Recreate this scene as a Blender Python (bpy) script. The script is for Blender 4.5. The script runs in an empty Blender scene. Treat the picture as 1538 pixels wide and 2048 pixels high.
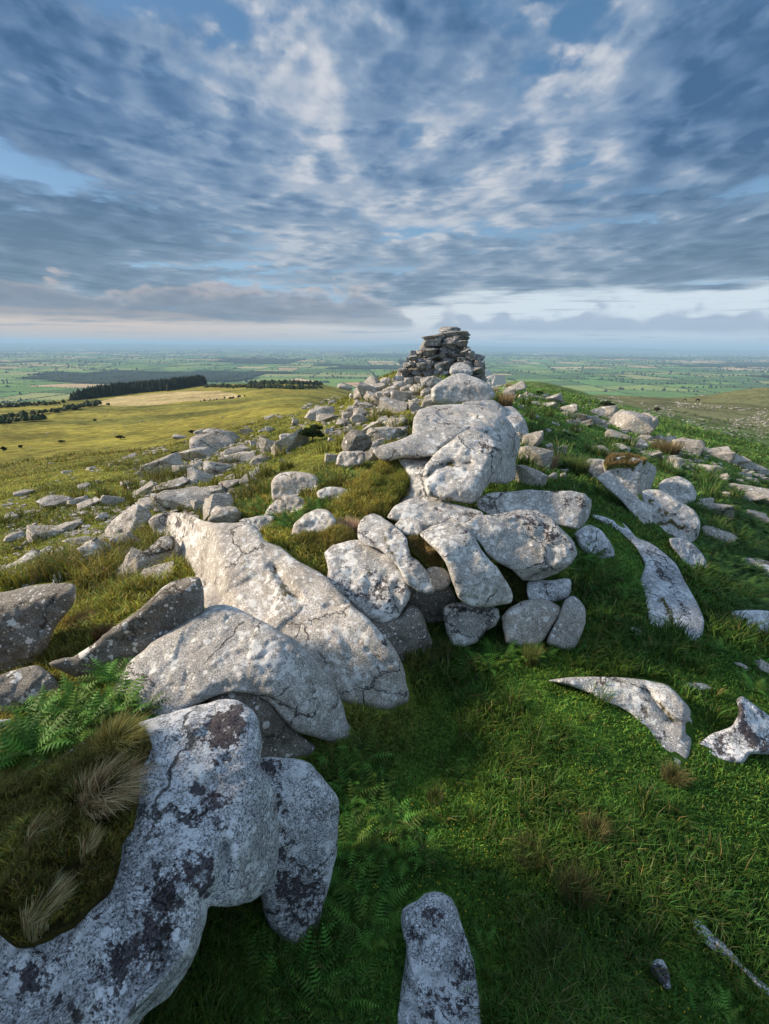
import bpy, bmesh, math, random
import numpy as np
from mathutils import Vector, Matrix, Euler
from mathutils.geometry import delaunay_2d_cdt
random.seed(7); RNG = np.random.default_rng(11)
C = bpy.context.scene.collection
SC = bpy.context.scene

# ------------------------------------------------------------------ camera
W0, H0, F = 1538.0, 2048.0, 950.0
PITCH, ROLL = math.radians(19.35), 0.0085
f0 = np.array([0, math.cos(PITCH), -math.sin(PITCH)])
u0 = np.array([0, math.sin(PITCH), math.cos(PITCH)])
r0 = np.array([1.0, 0, 0])
CR = r0 * math.cos(ROLL) + u0 * math.sin(ROLL)
CU = u0 * math.cos(ROLL) - r0 * math.sin(ROLL)
CF = f0
cam = bpy.data.cameras.new('camera'); camo = bpy.data.objects.new('camera', cam); C.objects.link(camo)
cam.sensor_fit = 'VERTICAL'; cam.sensor_height = 36; cam.lens = 36 * F / H0
cam.clip_start = 0.05; cam.clip_end = 200000
m = Matrix.Identity(4)
for i in range(3):
    m[i][0] = CR[i]; m[i][1] = CU[i]; m[i][2] = -CF[i]
camo.matrix_world = m
SC.camera = camo

# ------------------------------------------------------------------ light
SUN_EL, SUN_AZ = math.radians(27), math.radians(-84)      # azimuth measured from the view direction, to the left
sd = Vector((math.sin(SUN_AZ) * math.cos(SUN_EL), math.cos(SUN_AZ) * math.cos(SUN_EL), math.sin(SUN_EL)))
sl = bpy.data.lights.new('sun', 'SUN'); sl.energy = 4.3; sl.angle = math.radians(8); sl.color = (1.0, 0.84, 0.66)
so = bpy.data.objects.new('sun', sl); C.objects.link(so)
so.rotation_euler = sd.to_track_quat('Z', 'Y').to_euler()
SC.view_settings.view_transform = 'Standard'; SC.view_settings.look = 'None'
SC.view_settings.exposure = 0.6; SC.view_settings.gamma = 1.0

SKY_K = 0.70
class NT:
    """tiny helper for node trees"""
    def __init__(s, tree): s.t = tree; s.n = tree.nodes; s.l = tree.links
    def new(s, typ, **kw):
        nd = s.n.new(typ)
        for k, v in kw.items(): setattr(nd, k, v)
        return nd
    def put(s, sock, v):
        if v is None: return
        if isinstance(v, bpy.types.NodeSocket): s.l.new(v, sock)
        elif isinstance(v, (tuple, list)):
            v = tuple(v)
            if len(sock.default_value) == 4 and len(v) == 3: v = v + (1,)
            sock.default_value = v
        else: sock.default_value = v
    def math(s, op, a, b=None, c=None, clamp=False):
        nd = s.new('ShaderNodeMath', operation=op, use_clamp=clamp)
        s.put(nd.inputs[0], a); s.put(nd.inputs[1], b)
        if c is not None: s.put(nd.inputs[2], c)
        return nd.outputs[0]
    def vmath(s, op, a, b=None, scale=None):
        nd = s.new('ShaderNodeVectorMath', operation=op)
        s.put(nd.inputs[0], a); s.put(nd.inputs[1], b)
        if scale is not None: s.put(nd.inputs['Scale'], scale)
        return nd.outputs[0]
    def sep(s, v):
        nd = s.new('ShaderNodeSeparateXYZ'); s.put(nd.inputs[0], v); return nd.outputs
    def comb(s, x, y, z):
        nd = s.new('ShaderNodeCombineXYZ'); s.put(nd.inputs[0], x); s.put(nd.inputs[1], y); s.put(nd.inputs[2], z); return nd.outputs[0]
    def mix(s, f, a, b, mode='MIX'):
        nd = s.new('ShaderNodeMix', data_type='RGBA', blend_type=mode)
        s.put(nd.inputs[0], f); s.put(nd.inputs[6], a); s.put(nd.inputs[7], b); return nd.outputs[2]
    def noise(s, vec, scale, detail=4, rough=0.55, dist=0.0):
        nd = s.new('ShaderNodeTexNoise'); s.put(nd.inputs['Vector'], vec)
        nd.inputs['Scale'].default_value = scale; nd.inputs['Detail'].default_value = detail
        nd.inputs['Roughness'].default_value = rough; nd.inputs['Distortion'].default_value = dist
        return nd.outputs[0]
    def vor(s, vec, scale, feature='F1', rand=1.0):
        nd = s.new('ShaderNodeTexVoronoi', feature=feature); s.put(nd.inputs['Vector'], vec)
        nd.inputs['Scale'].default_value = scale; nd.inputs['Randomness'].default_value = rand
        return nd
    def ss(s, v, lo, hi, a=0.0, b=1.0):
        nd = s.new('ShaderNodeMapRange', interpolation_type='SMOOTHSTEP')
        s.put(nd.inputs[0], v); s.put(nd.inputs[1], lo); s.put(nd.inputs[2], hi)
        nd.inputs[3].default_value = a; nd.inputs[4].default_value = b
        return nd.outputs[0]
    def ramp(s, v, stops):
        nd = s.new('ShaderNodeValToRGB'); s.put(nd.inputs[0], v)
        e = nd.color_ramp.elements
        while len(e) > 1: e.remove(e[-1])
        e[0].position = stops[0][0]; e[0].color = tuple(stops[0][1]) + (1,)
        for p, c in stops[1:]:
            q = e.new(p); q.color = tuple(c) + (1,)
        return nd.outputs[0]

def srgb(r, g, b):
    def f(c):
        c /= 255.0
        return c / 12.92 if c <= 0.04045 else ((c + 0.055) / 1.055) ** 2.4
    return (f(r), f(g), f(b))

# ------------------------------------------------------------------ sky
world = bpy.data.worlds.new("World"); SC.world = world; world.use_nodes = True
def build_sky():
    t = NT(world.node_tree); t.n.clear()
    out = t.new('ShaderNodeOutputWorld')
    tc = t.new('ShaderNodeTexCoord').outputs['Generated']
    sky = t.new('ShaderNodeTexSky', sky_type='NISHITA', sun_disc=False)
    sky.sun_elevation = SUN_EL; sky.sun_rotation = SUN_AZ; sky.altitude = 300; sky.air_density = 1.0; sky.dust_density = 0.6; sky.ozone_density = 2.0
    skyc = t.vmath('SCALE', sky.outputs[0], scale=0.10)
    x, y, z = t.sep(tc)
    zc = t.math('MAXIMUM', z, 0.0)
    el = t.math('ARCSINE', z); az = t.math('ARCTAN2', x, y)
    k = t.math('DIVIDE', 1.0, t.math('ADD', zc, 0.16))          # a cloud sheet seen in perspective
    p = t.comb(t.math('MULTIPLY', az, t.math('MULTIPLY', t.math('POWER', k, 0.45), 1.15)), t.math('MULTIPLY', k, 0.95), 0.0)
    warp = t.new('ShaderNodeTexNoise'); t.put(warp.inputs['Vector'], p); warp.inputs['Scale'].default_value = 1.1; warp.inputs['Detail'].default_value = 4
    pw = t.vmath('ADD', p, t.vmath('SCALE', t.vmath('SUBTRACT', warp.outputs[1], (0.5, 0.5, 0.5)), scale=0.16))
    def dfield(v, cheap=False):
        big = t.noise(t.vmath('ADD', v, (3.1, 7.7, 0)), 1.3, 3, 0.5)
        med = t.noise(t.vmath('ADD', v, (13.1, 2.7, 0)), 3.4, 4, 0.5)
        fin = t.noise(t.vmath('ADD', v, (1.3, 22.7, 0)), 13.0, 4, 0.5)
        jv = t.vmath('ADD', v, t.vmath('SCALE', t.comb(med, fin, 0.0), scale=0.30))
        c1 = t.vor(jv, 4.2); c2 = t.vor(jv, 10.5)
        a = t.math('ADD', t.math('MULTIPLY', big, 0.50), t.math('MULTIPLY', med, 0.42))
        a = t.math('ADD', a, t.math('MULTIPLY', t.math('SUBTRACT', fin, 0.5), 0.13))
        a = t.math('ADD', a, t.math('MULTIPLY', t.math('SUBTRACT', 0.42, c1.outputs['Distance']), 0.13))
        return t.math('ADD', a, t.math('MULTIPLY', t.math('SUBTRACT', 0.42, c2.outputs['Distance']), 0.065))
    dens = t.math('ADD', dfield(pw), 0.07)
    d2 = t.math('ADD', dfield(t.vmath('ADD', pw, (-0.055, 0.02, 0))), 0.07); rel = t.math('MULTIPLY', t.math('SUBTRACT', dens, d2), 4.0)
    def blob(px, py, rad, w):
        d = (CF + (px - W0 / 2) / F * CR + (H0 / 2 - py) / F * CU); d = d / np.linalg.norm(d)
        nd = t.new('ShaderNodeVectorMath', operation='DOT_PRODUCT'); t.put(nd.inputs[0], tc); nd.inputs[1].default_value = tuple(d)
        a = t.math('ARCCOSINE', t.math('MINIMUM', nd.outputs['Value'], 0.99999))
        return t.math('MULTIPLY', t.ss(a, 0.0, rad * 1.15, 1.0, 0.0), w * 0.62)
    for px, py, rad, w in [(360, 20, .10, -.06), (1130, 20, .10, -.08), (380, 190, .08, -.05), (1490, 110, .05, -.08), (1130, 60, .12, -.05), (100, 190, .12, .02), (480, 200, .08, -.04), (760, 180, .06, -.03),
                           (300, 420, .2, -.02), (1000, 330, .12, -.03), (560, 110, .2, .05), (850, 330, .25, .03), (1240, 130, .12, .05), (400, 480, .35, .04), (1250, 500, .3, .03), (720, 90, .16, .04), (1390, 260, .16, .06), (60, 80, .14, .05), (300, 320, .14, .03)]:
        dens = t.math('ADD', dens, blob(px, py, rad, w))
    dens = t.math('ADD', dens, t.ss(el, 0.10, 0.40, 0.05, 0.025))
    mask = t.ss(dens, 0.425, 0.525)
    shade = t.noise(t.vmath('ADD', pw, (31.0, 5.5, 0)), 1.9, 4, 0.45)
    tone = t.math('ADD', rel, t.math('ADD', t.math('MULTIPLY', t.math('SUBTRACT', shade, 0.5), 1.0), 0.58))
    tone = t.math('ADD', tone, t.math('MULTIPLY', t.math('SUBTRACT', 0.54, dens), 1.3))
    for px, py, rad, w in [(540, 150, .14, .30), (780, 110, .14, -.2), (1200, 130, .14, .35), (850, 300, .22, .25), (600, 330, .2, .2), (230, 250, .10, .25), (1400, 250, .18, -.35), (1250, 450, .3, .0), (60, 450, .36, -.5), (1500, 480, .3, -.35),
                           (1390, 345, .07, .6), (1500, 200, .08, .35), (40, 40, .28, -.35), (1520, 40, .25, -.3), (60, 300, .2, -.15), (860, 60, .14, -.2), (350, 100, .12, -.2), (640, 470, .2, .15), (120, 540, .06, .4), (1000, 480, .2, .1)]:
        tone = t.math('ADD', tone, blob(px, py, rad, w))
    tone = t.math('MULTIPLY', tone, 1.0, clamp=True)
    ccol = t.ramp(tone, [(0.0, srgb(66, 100, 138)), (0.3, srgb(96, 126, 162)), (0.6, srgb(134, 157, 184)), (1.0, srgb(204, 207, 214))])
    low = t.ramp(tone, [(0.0, srgb(100, 124, 144)), (0.5, srgb(124, 146, 166)), (1.0, srgb(170, 182, 196))])
    ccol = t.mix(t.ss(el, 0.05, 0.34), low, ccol)
    gap = t.mix(0.25, skyc, srgb(70, 152, 208))
    gap = t.mix(t.ss(el, 0.02, 0.30), srgb(150, 186, 216), gap)
    col = t.mix(t.math('MULTIPLY', mask, 0.93), gap, ccol)
    # clear pale strip above the horizon, ragged upper edge
    edge = t.noise(t.comb(t.math('MULTIPLY', az, 4.0), t.math('MULTIPLY', el, 40.0), 1.0), 1.8, 7, 0.6)
    top = t.math('ADD', t.ss(az, -0.1, 0.2, 0.046, 0.092), t.math('MULTIPLY', t.math('SUBTRACT', edge, 0.5), 0.08))
    strip = t.ss(t.math('SUBTRACT', el, top), -0.012, 0.014, 1.0, 0.0)
    pale = t.mix(t.ss(az, -0.55, 0.35), srgb(214, 200, 190), srgb(208, 222, 232))
    pale = t.mix(t.ss(el, -0.01, 0.05), t.mix(t.ss(az, -0.5, 0.4), srgb(190, 180, 176), srgb(176, 192, 210)), pale)
    col = t.mix(strip, col, pale)
    st = t.noise(t.comb(t.math('MULTIPLY', az, 4.0), t.math('MULTIPLY', el, 90.0), 4.0), 1.5, 6, 0.6)
    col = t.mix(t.math('MULTIPLY', t.math('MULTIPLY', t.ss(st, 0.54, 0.68), strip), 0.6), col, srgb(140, 156, 178))
    # cumulus bank: billowing tops, flat bases
    vec = t.comb(t.math('MULTIPLY', az, 9.0), t.math('MULTIPLY', el, 16.0), 9.0)
    cb = t.noise(vec, 1.3, 7, 0.55)
    vb = t.vor(t.vmath('ADD', vec, t.vmath('SCALE', t.comb(cb, cb, 0.0), scale=.6)), 3.2, 'SMOOTH_F1'); puff = t.math('SUBTRACT', 0.5, vb.outputs['Distance'])
    cb2 = t.noise(t.comb(t.math('MULTIPLY', az, 2.0), 0.0, 3.0), 1.6, 3, 0.5)
    topc = t.math('ADD', t.ss(az, -0.06, 0.14, 0.090, 0.063), t.math('ADD', t.math('MULTIPLY', t.math('SUBTRACT', cb, 0.5), 0.075), t.math('ADD', t.math('MULTIPLY', puff, 0.048), t.math('MULTIPLY', t.math('SUBTRACT', cb2, 0.5), 0.05))))
    topc = t.math('SUBTRACT', topc, t.math('MULTIPLY', t.math('MULTIPLY', t.ss(az, 0.0, 0.06), t.ss(az, 0.06, 0.13, 1.0, 0.0)), 0.05))
    base = t.math('ADD', t.ss(az, -0.3, 0.5, 0.036, 0.022), t.math('MULTIPLY', t.math('SUBTRACT', t.noise(vec, 0.8, 5, .5), 0.5), 0.016))
    cm = t.math('MULTIPLY', t.ss(t.math('SUBTRACT', topc, el), -0.004, 0.014), t.ss(t.math('SUBTRACT', el, base), -0.006, 0.010))
    hgt = t.math('DIVIDE', t.math('SUBTRACT', el, base), 0.055)
    rim = t.ss(t.math('SUBTRACT', topc, el), 0.0, 0.030, 0.55, 0.0)
    bt = t.math('ADD', t.math('ADD', t.math('MULTIPLY', t.math('SUBTRACT', t.noise(vec, 1.9, 7, 0.55), 0.5), 1.3), rim), t.math('MULTIPLY', hgt, 0.38), clamp=True)
    bl = t.ramp(bt, [(0.0, srgb(122, 134, 150)), (0.5, srgb(146, 153, 166)), (1.0, srgb(200, 190, 188))])
    br = t.ramp(bt, [(0.0, srgb(156, 173, 196)), (0.5, srgb(160, 177, 200)), (1.0, srgb(184, 197, 214))])
    col = t.mix(t.math('MULTIPLY', cm, t.ss(az, -.1, .2, 0.68, .80)), col, t.mix(t.ss(az, -0.1, 0.2), bl, br))
    col = t.mix(t.ss(el, -0.02, 0.0, 1.0, 0.0), col, srgb(120, 140, 160))
    # unseen sky overhead and behind the camera boosted to lift shaded areas
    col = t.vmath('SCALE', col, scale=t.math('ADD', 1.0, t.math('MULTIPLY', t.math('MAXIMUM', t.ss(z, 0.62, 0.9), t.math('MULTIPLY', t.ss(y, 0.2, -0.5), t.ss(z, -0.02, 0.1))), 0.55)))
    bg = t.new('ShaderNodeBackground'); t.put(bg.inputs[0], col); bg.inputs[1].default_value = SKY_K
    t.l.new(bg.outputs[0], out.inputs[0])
build_sky()

# ------------------------------------------------------------------ noise in numpy
def _hash(ix, iy, iz):
    h = (ix.astype(np.int64) * 374761393 + iy.astype(np.int64) * 668265263 + iz.astype(np.int64) * 2147483647 * 3 + 1013904223) & 0xffffffff
    h = ((h ^ (h >> 13)) * 1274126177) & 0xffffffff
    h = ((h ^ (h >> 16)) * 2246822519) & 0xffffffff
    return ((h ^ (h >> 15)) & 0xffff) / 32767.5 - 1.0
def vnoise(x, y, z=None):
    if z is None: z = np.zeros_like(x)
    ix, iy, iz = np.floor(x), np.floor(y), np.floor(z)
    fx, fy, fz = x - ix, y - iy, z - iz
    fx, fy, fz = [f * f * f * (f * (f * 6 - 15) + 10) for f in (fx, fy, fz)]
    r = 0
    for dx in (0, 1):
        for dy in (0, 1):
            for dz in (0, 1):
                r = r + _hash(ix + dx, iy + dy, iz + dz) * (fx if dx else 1 - fx) * (fy if dy else 1 - fy) * (fz if dz else 1 - fz)
    return r
def fbm(x, y, z=None, oct=4, gain=0.5):
    r = 0; a = 1.0; s = 0
    for o in range(oct):
        k = 2.03 ** o
        r = r + a * vnoise(x * k + 17.3 * o, y * k - 9.1 * o, None if z is None else z * k + 5.7 * o); s += a; a *= gain
    return r / s
def sstep(a, b, x):
    t = np.clip((x - a) / (b - a), 0, 1); return t * t * (3 - 2 * t)

# ------------------------------------------------------------------ terrain
def ray(px, py):
    px = np.asarray(px, float); py = np.asarray(py, float)
    return CF + ((px - W0 / 2) / F)[..., None] * CR + ((H0 / 2 - py) / F)[..., None] * CU
CTRL = [  # pixel x, pixel y, ground height relative to the camera
 (850,2040,-5.0),(1500,2040,-5.1),(1100,1800,-5.0),(1500,1800,-5.2),(700,1900,-5.0),(560,2040,-4.9),(1000,1500,-4.95),(1300,1600,-5.1),(1538,1600,-5.4),
 (760,1450,-5.0),(600,1540,-4.95),(1000,1330,-5.0),(1200,1320,-5.05),(1450,1400,-5.5),(1538,1300,-6.0),(1200,1250,-5.05),(1220,1150,-5.0),(1200,1060,-4.75),
 (1400,1150,-5.8),(1538,1150,-6.8),(1250,1000,-4.9),(1400,1000,-6.0),(1538,1050,-7.6),(1100,930,-4.2),(1200,900,-4.9),(1400,920,-6.6),(1538,950,-8.9),
 (1100,830,-3.7),(1060,790,-3.5),(1200,830,-5.8),(1400,860,-10),(1538,880,-14),(1538,800,-25),(1200,800,-14),(1100,786,-17),(1250,795,-23),(1400,799,-29),(1538,779,-24),(1450,790,-28),
 (1000,772,-7),
 (250,1100,-5.5),(100,1150,-5.7),(0,1150,-6.2),(0,1300,-5.0),(250,1340,-4.3),(50,1480,-4.3),(200,1500,-4.1),(0,1600,-4.0),(0,1900,-4.2),(350,1700,-4.6),
 (600,1100,-3.75),(560,1050,-4.1),(750,1000,-3.5),(600,950,-4.3),(480,1000,-5.2),(350,1000,-6.0),(200,1000,-7.2),(0,1000,-8.6),(0,950,-12),(0,900,-17),(0,850,-24),(0,812,-36),
 (150,800,-44),(300,784,-47),(450,768,-50),(600,765,-48),(700,800,-3.9),(640,820,-4.9),(560,850,-6.3),(450,900,-7.6),(350,930,-8.2),(300,900,-13),(450,850,-14),(600,800,-18),(300,850,-22),(500,800,-27),
 (812,744,-1.85),(772,760,-2.3),(850,820,-3.2),(800,850,-3.6),(750,900,-4.0),(900,905,-3.9),(1000,870,-3.6),(850,960,-4.2),(900,1050,-4.4),(850,1150,-4.6),(1000,1150,-4.7),(820,1330,-5.0)]
cp = []
for px, py, z in CTRL:
    d = ray(px, py); k = z / d[2]; cp.append((d[0] * k, d[1] * k, z))
cp += [(4.8, 36, -2.2), (6, 50, -5.5), (9, 80, -13), (14, 140, -24), (20, 300, -42), (4.0, 32, -2.1), (1.5, 33, -2.8), (8.2, 35, -3.4)]
for az, rz in ((-75, [(6, -4.4), (25, -10), (120, -26), (500, -50)]), (-120, [(6, -4.5), (25, -8), (120, -22), (500, -50)]), (180, [(4, -4.6), (25, -7), (120, -20), (500, -45)]),
               (120, [(6, -5.4), (25, -9), (120, -22), (500, -45)]), (75, [(6, -6.0), (25, -12), (120, -22), (500, -38)])):
    for r, z in rz: cp.append((r * math.sin(math.radians(az)), r * math.cos(math.radians(az)), z))
for az in range(-180, 180, 24):                                    # far skirts of the hill
    a = math.radians(az)
    for r, z in ((1000, -105), (1600, -165), (2600, -180)): cp.append((r * math.sin(a), r * math.cos(a), z))
cp = np.array(cp)
def warpq(x, y):
    r = np.hypot(x, y) + 1e-9; k = np.log1p(r / 3.0) / r
    return np.stack([x * k, y * k], -1)
_q = warpq(cp[:, 0], cp[:, 1]); _t = cp[:, 2] / (np.hypot(cp[:, 0], cp[:, 1]) + 3.0)
def _U(d2): return d2 * np.log(d2 + 1e-12)
_n = len(cp); A = np.zeros((_n + 3, _n + 3))
A[:_n, :_n] = _U(((_q[:, None] - _q[None]) ** 2).sum(-1)) + np.eye(_n) * 2e-3
A[:_n, _n] = 1; A[:_n, _n + 1:] = _q; A[_n, :_n] = 1; A[_n + 1:, :_n] = _q.T
_w = np.linalg.solve(A, np.concatenate([_t, [0, 0, 0]]))
def ground_z(x, y, detail=True):
    x = np.atleast_1d(np.asarray(x, float)); y = np.atleast_1d(np.asarray(y, float)); sh = x.shape
    x = x.ravel(); y = y.ravel(); z = np.empty_like(x)
    for i in range(0, len(x), 60000):
        q = warpq(x[i:i + 60000], y[i:i + 60000])
        d2 = (q[:, 0, None] - _q[None, :, 0]) ** 2 + (q[:, 1, None] - _q[None, :, 1]) ** 2
        z[i:i + 60000] = _U(d2) @ _w[:_n] + _w[_n] + q @ _w[_n + 1:]
    r = np.hypot(x, y); z = z * (r + 3.0)
    if detail:
        a = sstep(1.5, 4, r)
        z = z + a * (0.05 * fbm(x * 1.3, y * 1.3, oct=3) + 0.03 * fbm(x * 4.1, y * 4.1, oct=2) * (r < 60))
        z = z + 0.35 * sstep(12, 50, r) * fbm(x * 0.12, y * 0.12, oct=4) + 1.6 * sstep(80, 300, r) * fbm(x * 0.012, y * 0.012, oct=4)
    az = np.arctan2(x, y)
    plain = -185 + 16 * fbm(x / 1500 + 3, y / 1500, oct=3) * sstep(1200, 2600, r) + 34 * sstep(7000, 14000, r) * fbm(x / 4200 + 9, y / 4200 + 2, oct=3)
    hill = 128 + 46 * fbm(az * 5 + 3, r / 16000, oct=3) + 100 * np.exp(-((az - 0.05) / 0.05) ** 2) + 26 * np.exp(-((az - 0.10) / 0.1) ** 2)
    plain = plain + hill * sstep(15000, 27000, r)
    k = sstep(1100, 2100, r)
    return (z * (1 - k) + plain * k).reshape(sh)
_RT = np.geomspace(1.5, 30000, 1500)
def hit(px, py, detail=False):
    d = ray(px, py); P = d[None] * _RT[:, None]
    g = ground_z(P[:, 0], P[:, 1], detail); below = P[:, 2] < g
    i = int(np.argmax(below))
    if not below.any(): return P[-1]
    a, b = _RT[i - 1], _RT[i]
    for _ in range(3):
        tt = np.linspace(a, b, 9); Q = d[None] * tt[:, None]; bl = Q[:, 2] < ground_z(Q[:, 0], Q[:, 1], detail)
        j = max(1, int(np.argmax(bl))); a, b = tt[j - 1], tt[j]
    return d * (a + b) / 2
def hits(pts, detail=False, T=None):
    """pixel points to ground points, all at once"""
    pts = np.asarray(pts, float); d = ray(pts[:, 0], pts[:, 1]); T = np.geomspace(1.5, 6000, 260) if T is None else T
    P = d[:, None, :] * T[None, :, None]
    g = ground_z(P[..., 0], P[..., 1], detail); bl = P[..., 2] < g
    i = np.clip(np.argmax(bl, 1), 1, None); j = np.arange(len(pts))
    e0 = (P[j, i - 1, 2] - g[j, i - 1]); e1 = (P[j, i, 2] - g[j, i])
    k = np.clip(e0 / (e0 - e1 + 1e-9), 0, 1); t = T[i - 1] + (T[i] - T[i - 1]) * k
    return d * t[:, None]
def project(P):
    P = np.asarray(P, float); dz = P @ CF
    return W0 / 2 + F * (P @ CR) / dz, H0 / 2 - F * (P @ CU) / dz, dz

# ------------------------------------------------------------------ mesh helpers
def mesh_np(name, V, Fc, nv, mat=None, smooth=True, cols=None, attrs=None):
    """V (n,3), Fc flat loop index array, nv verts per face (int or array)"""
    me = bpy.data.meshes.new(name); V = np.asarray(V, np.float32); Fc = np.asarray(Fc, np.int32).ravel()
    nf = len(Fc) // nv if isinstance(nv, int) else len(nv)
    tot = np.full(nf, nv, np.int32) if isinstance(nv, int) else np.asarray(nv, np.int32)
    st = np.concatenate([[0], np.cumsum(tot)[:-1]]).astype(np.int32)
    me.vertices.add(len(V)); me.vertices.foreach_set('co', V.ravel())
    me.loops.add(len(Fc)); me.loops.foreach_set('vertex_index', Fc)
    me.polygons.add(nf); me.polygons.foreach_set('loop_start', st); me.polygons.foreach_set('loop_total', tot)
    me.polygons.foreach_set('use_smooth', np.full(nf, smooth))
    if cols is not None:
        ca = me.color_attributes.new('Col', 'FLOAT_COLOR', 'POINT')
        c4 = np.ones((len(V), 4), np.float32); c4[:, :3] = cols; ca.data.foreach_set('color', c4.ravel())
    for k, v in (attrs or {}).items():
        at = me.attributes.new(k, 'FLOAT', 'POINT'); at.data.foreach_set('value', np.asarray(v, np.float32))
    me.update(calc_edges=True)
    if mat: me.materials.append(mat)
    return me
def link(name, me, loc=(0, 0, 0), parent=None):
    o = bpy.data.objects.new(name, me); C.objects.link(o); o.location = loc
    if parent: o.parent = parent
    return o
def tag(o, label=None, cat=None, group=None, kind=None):
    if label: o['label'] = label
    if cat: o['category'] = cat
    if group: o['group'] = group
    if kind or cat: o['kind'] = kind or 'thing'
    return o
def empty(name, loc):
    o = bpy.data.objects.new(name, None); C.objects.link(o); o.location = loc; o.empty_display_size = 0.2; return o

# ------------------------------------------------------------------ materials
def new_mat(name, rough=0.9, spec=0.15):
    mt = bpy.data.materials.new(name); mt.use_nodes = True; t = NT(mt.node_tree)
    b = t.n['Principled BSDF']; b.inputs['Roughness'].default_value = rough; b.inputs['Specular IOR Level'].default_value = spec
    return mt, t, b
def attr(t, name, out='Fac'):
    a = t.new('ShaderNodeAttribute', attribute_name=name); return a.outputs[out]
def rock_mat(name, c1, c2, pale=0.5, dark=0.45, scale=1.0, bump=0.5, palecol=(0.76, 0.75, 0.71), painted=True, moss=0.0, fine=1.0):
    mt, t, b = new_mat(name, 0.92, 0.12)
    P = t.new('ShaderNodeNewGeometry').outputs['Position']
    P = t.vmath('SCALE', P, scale=scale)
    n1 = t.noise(P, 1.6, 6, 0.6); n2 = t.noise(P, 9.0, 8, 0.68); n3 = t.noise(P, 60.0, 3, 0.7)
    sp = t.noise(t.vmath('ADD', P, (5, 5, 5)), 130.0, 2, 0.8)
    col = t.mix(t.ss(t.math('ADD', t.math('MULTIPLY', n1, 0.5), t.math('MULTIPLY', n2, 0.5)), 0.36, 0.64), c1, c2)
    g = t.math('ADD', 0.5, t.math('MULTIPLY', t.math('ADD', t.math('MULTIPLY', t.math('SUBTRACT', n3, 0.5), 1.3), t.math('MULTIPLY', t.math('SUBTRACT', sp, 0.5), 1.2)), 2.1 * fine))
    col = t.mix(0.72, col, t.vmath('SCALE', col, scale=t.math('MULTIPLY', g, 2.0)))
    # broad darker weathering
    col = t.mix(t.math('MULTIPLY', t.ss(t.noise(t.vmath('ADD', P, (9, 3, 1)), 3.2, 8, 0.7), 0.52, 0.70), 0.40), col, (0.15, 0.135, 0.115))
    # pale round lichens, three sizes
    dn = t.math('MULTIPLY', t.math('SUBTRACT', t.noise(P, 26.0, 4, 0.7), 0.5), 0.55)
    pm = None
    for sc, lim, thr in ((5.0, 0.26, 0.62), (9.5, 0.30, 0.60), (22.0, 0.34, 0.50)):
        v = t.vor(t.vmath('ADD', P, (sc, 0, 0)), sc)
        rnd = t.sep(v.outputs['Color'])[0]
        rr = t.math('MULTIPLY', t.ss(rnd, thr - 0.25 * pale, 1.0), lim)
        k = t.ss(t.math('SUBTRACT', t.math('ADD', v.outputs['Distance'], t.math('MULTIPLY', dn, 0.35)), rr), -0.04, 0.02, 1.0, 0.0)
        pm = k if pm is None else t.math('MAXIMUM', pm, k)
    pn = t.ss(t.math('ADD', t.math('MULTIPLY', n1, 0.45), t.math('MULTIPLY', n2, 0.55)), 0.62 - 0.10 * pale, 0.66 - 0.10 * pale)
    if painted:
        pn = t.math('MAXIMUM', pn, t.ss(t.math('ADD', t.math('MULTIPLY', attr(t, 'pale'), 0.35), n2), 0.66, 0.74))
    pm = t.math('MAXIMUM', pm, pn)
    pm = t.math('MULTIPLY', pm, t.ss(n3, 0.30, 0.55, 0.6, 1.0))
    col = t.mix(t.math('MULTIPLY', pm, 0.9), col, palecol)
    # dark lichens
    dk = t.math('ADD', t.math('MULTIPLY', t.noise(t.vmath('ADD', P, (50, 0, 0)), 2.2, 7, 0.62), 0.42), t.math('MULTIPLY', t.noise(t.vmath('ADD', P, (0, 30, 0)), 19.0, 8, 0.78), 0.58))
    if painted: dk = t.math('ADD', dk, t.math('MULTIPLY', attr(t, 'dark'), 0.145))
    dm = t.ss(dk, 0.655 - 0.13 * dark, 0.672 - 0.13 * dark)
    col = t.mix(t.math('MULTIPLY', dm, 0.9), col, t.mix(t.ss(n3, .35, .65), (0.022, 0.016, 0.019), (0.065, 0.048, 0.050)))
    if painted:
        mo = t.ss(t.math('ADD', t.math('MULTIPLY', attr(t, 'moss'), 0.42), t.noise(P, 24.0, 7, 0.78)), 0.76, 0.90)
        col = t.mix(mo, col, t.mix(n2, (0.05, 0.045, 0.015), (0.12, 0.10, 0.035)))
    cw = t.vmath('ADD', P, t.vmath('SCALE', t.comb(n1, n2, t.noise(t.vmath('ADD', P, (2, 2, 2)), 2.0, 4, .6)), scale=.55))
    ce = t.vor(t.vmath('MULTIPLY', cw, (1, 1, 1.7)), 0.9, 'DISTANCE_TO_EDGE')
    ck = t.math('MULTIPLY', t.ss(ce.outputs['Distance'], 0.004, 0.020, 1.0, 0.0), t.ss(t.noise(t.vmath('ADD', P, (8, 1, 4)), 1.1, 2, .5), .5, .56))
    col = t.mix(t.math('MULTIPLY', ck, 0.8), col, (0.03, 0.025, 0.02))
    t.put(b.inputs['Base Color'], col)
    h = t.math('ADD', t.math('MULTIPLY', n2, 0.5), t.math('ADD', t.math('MULTIPLY', n3, 0.16), t.math('MULTIPLY', sp, 0.08)))
    h = t.math('SUBTRACT', h, t.math('MULTIPLY', ck, .8))
    h = t.math('ADD', h, t.math('ADD', t.math('MULTIPLY', pm, 0.03), t.math('MULTIPLY', t.noise(P, 4.0, 6, .6), 0.5)))
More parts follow.
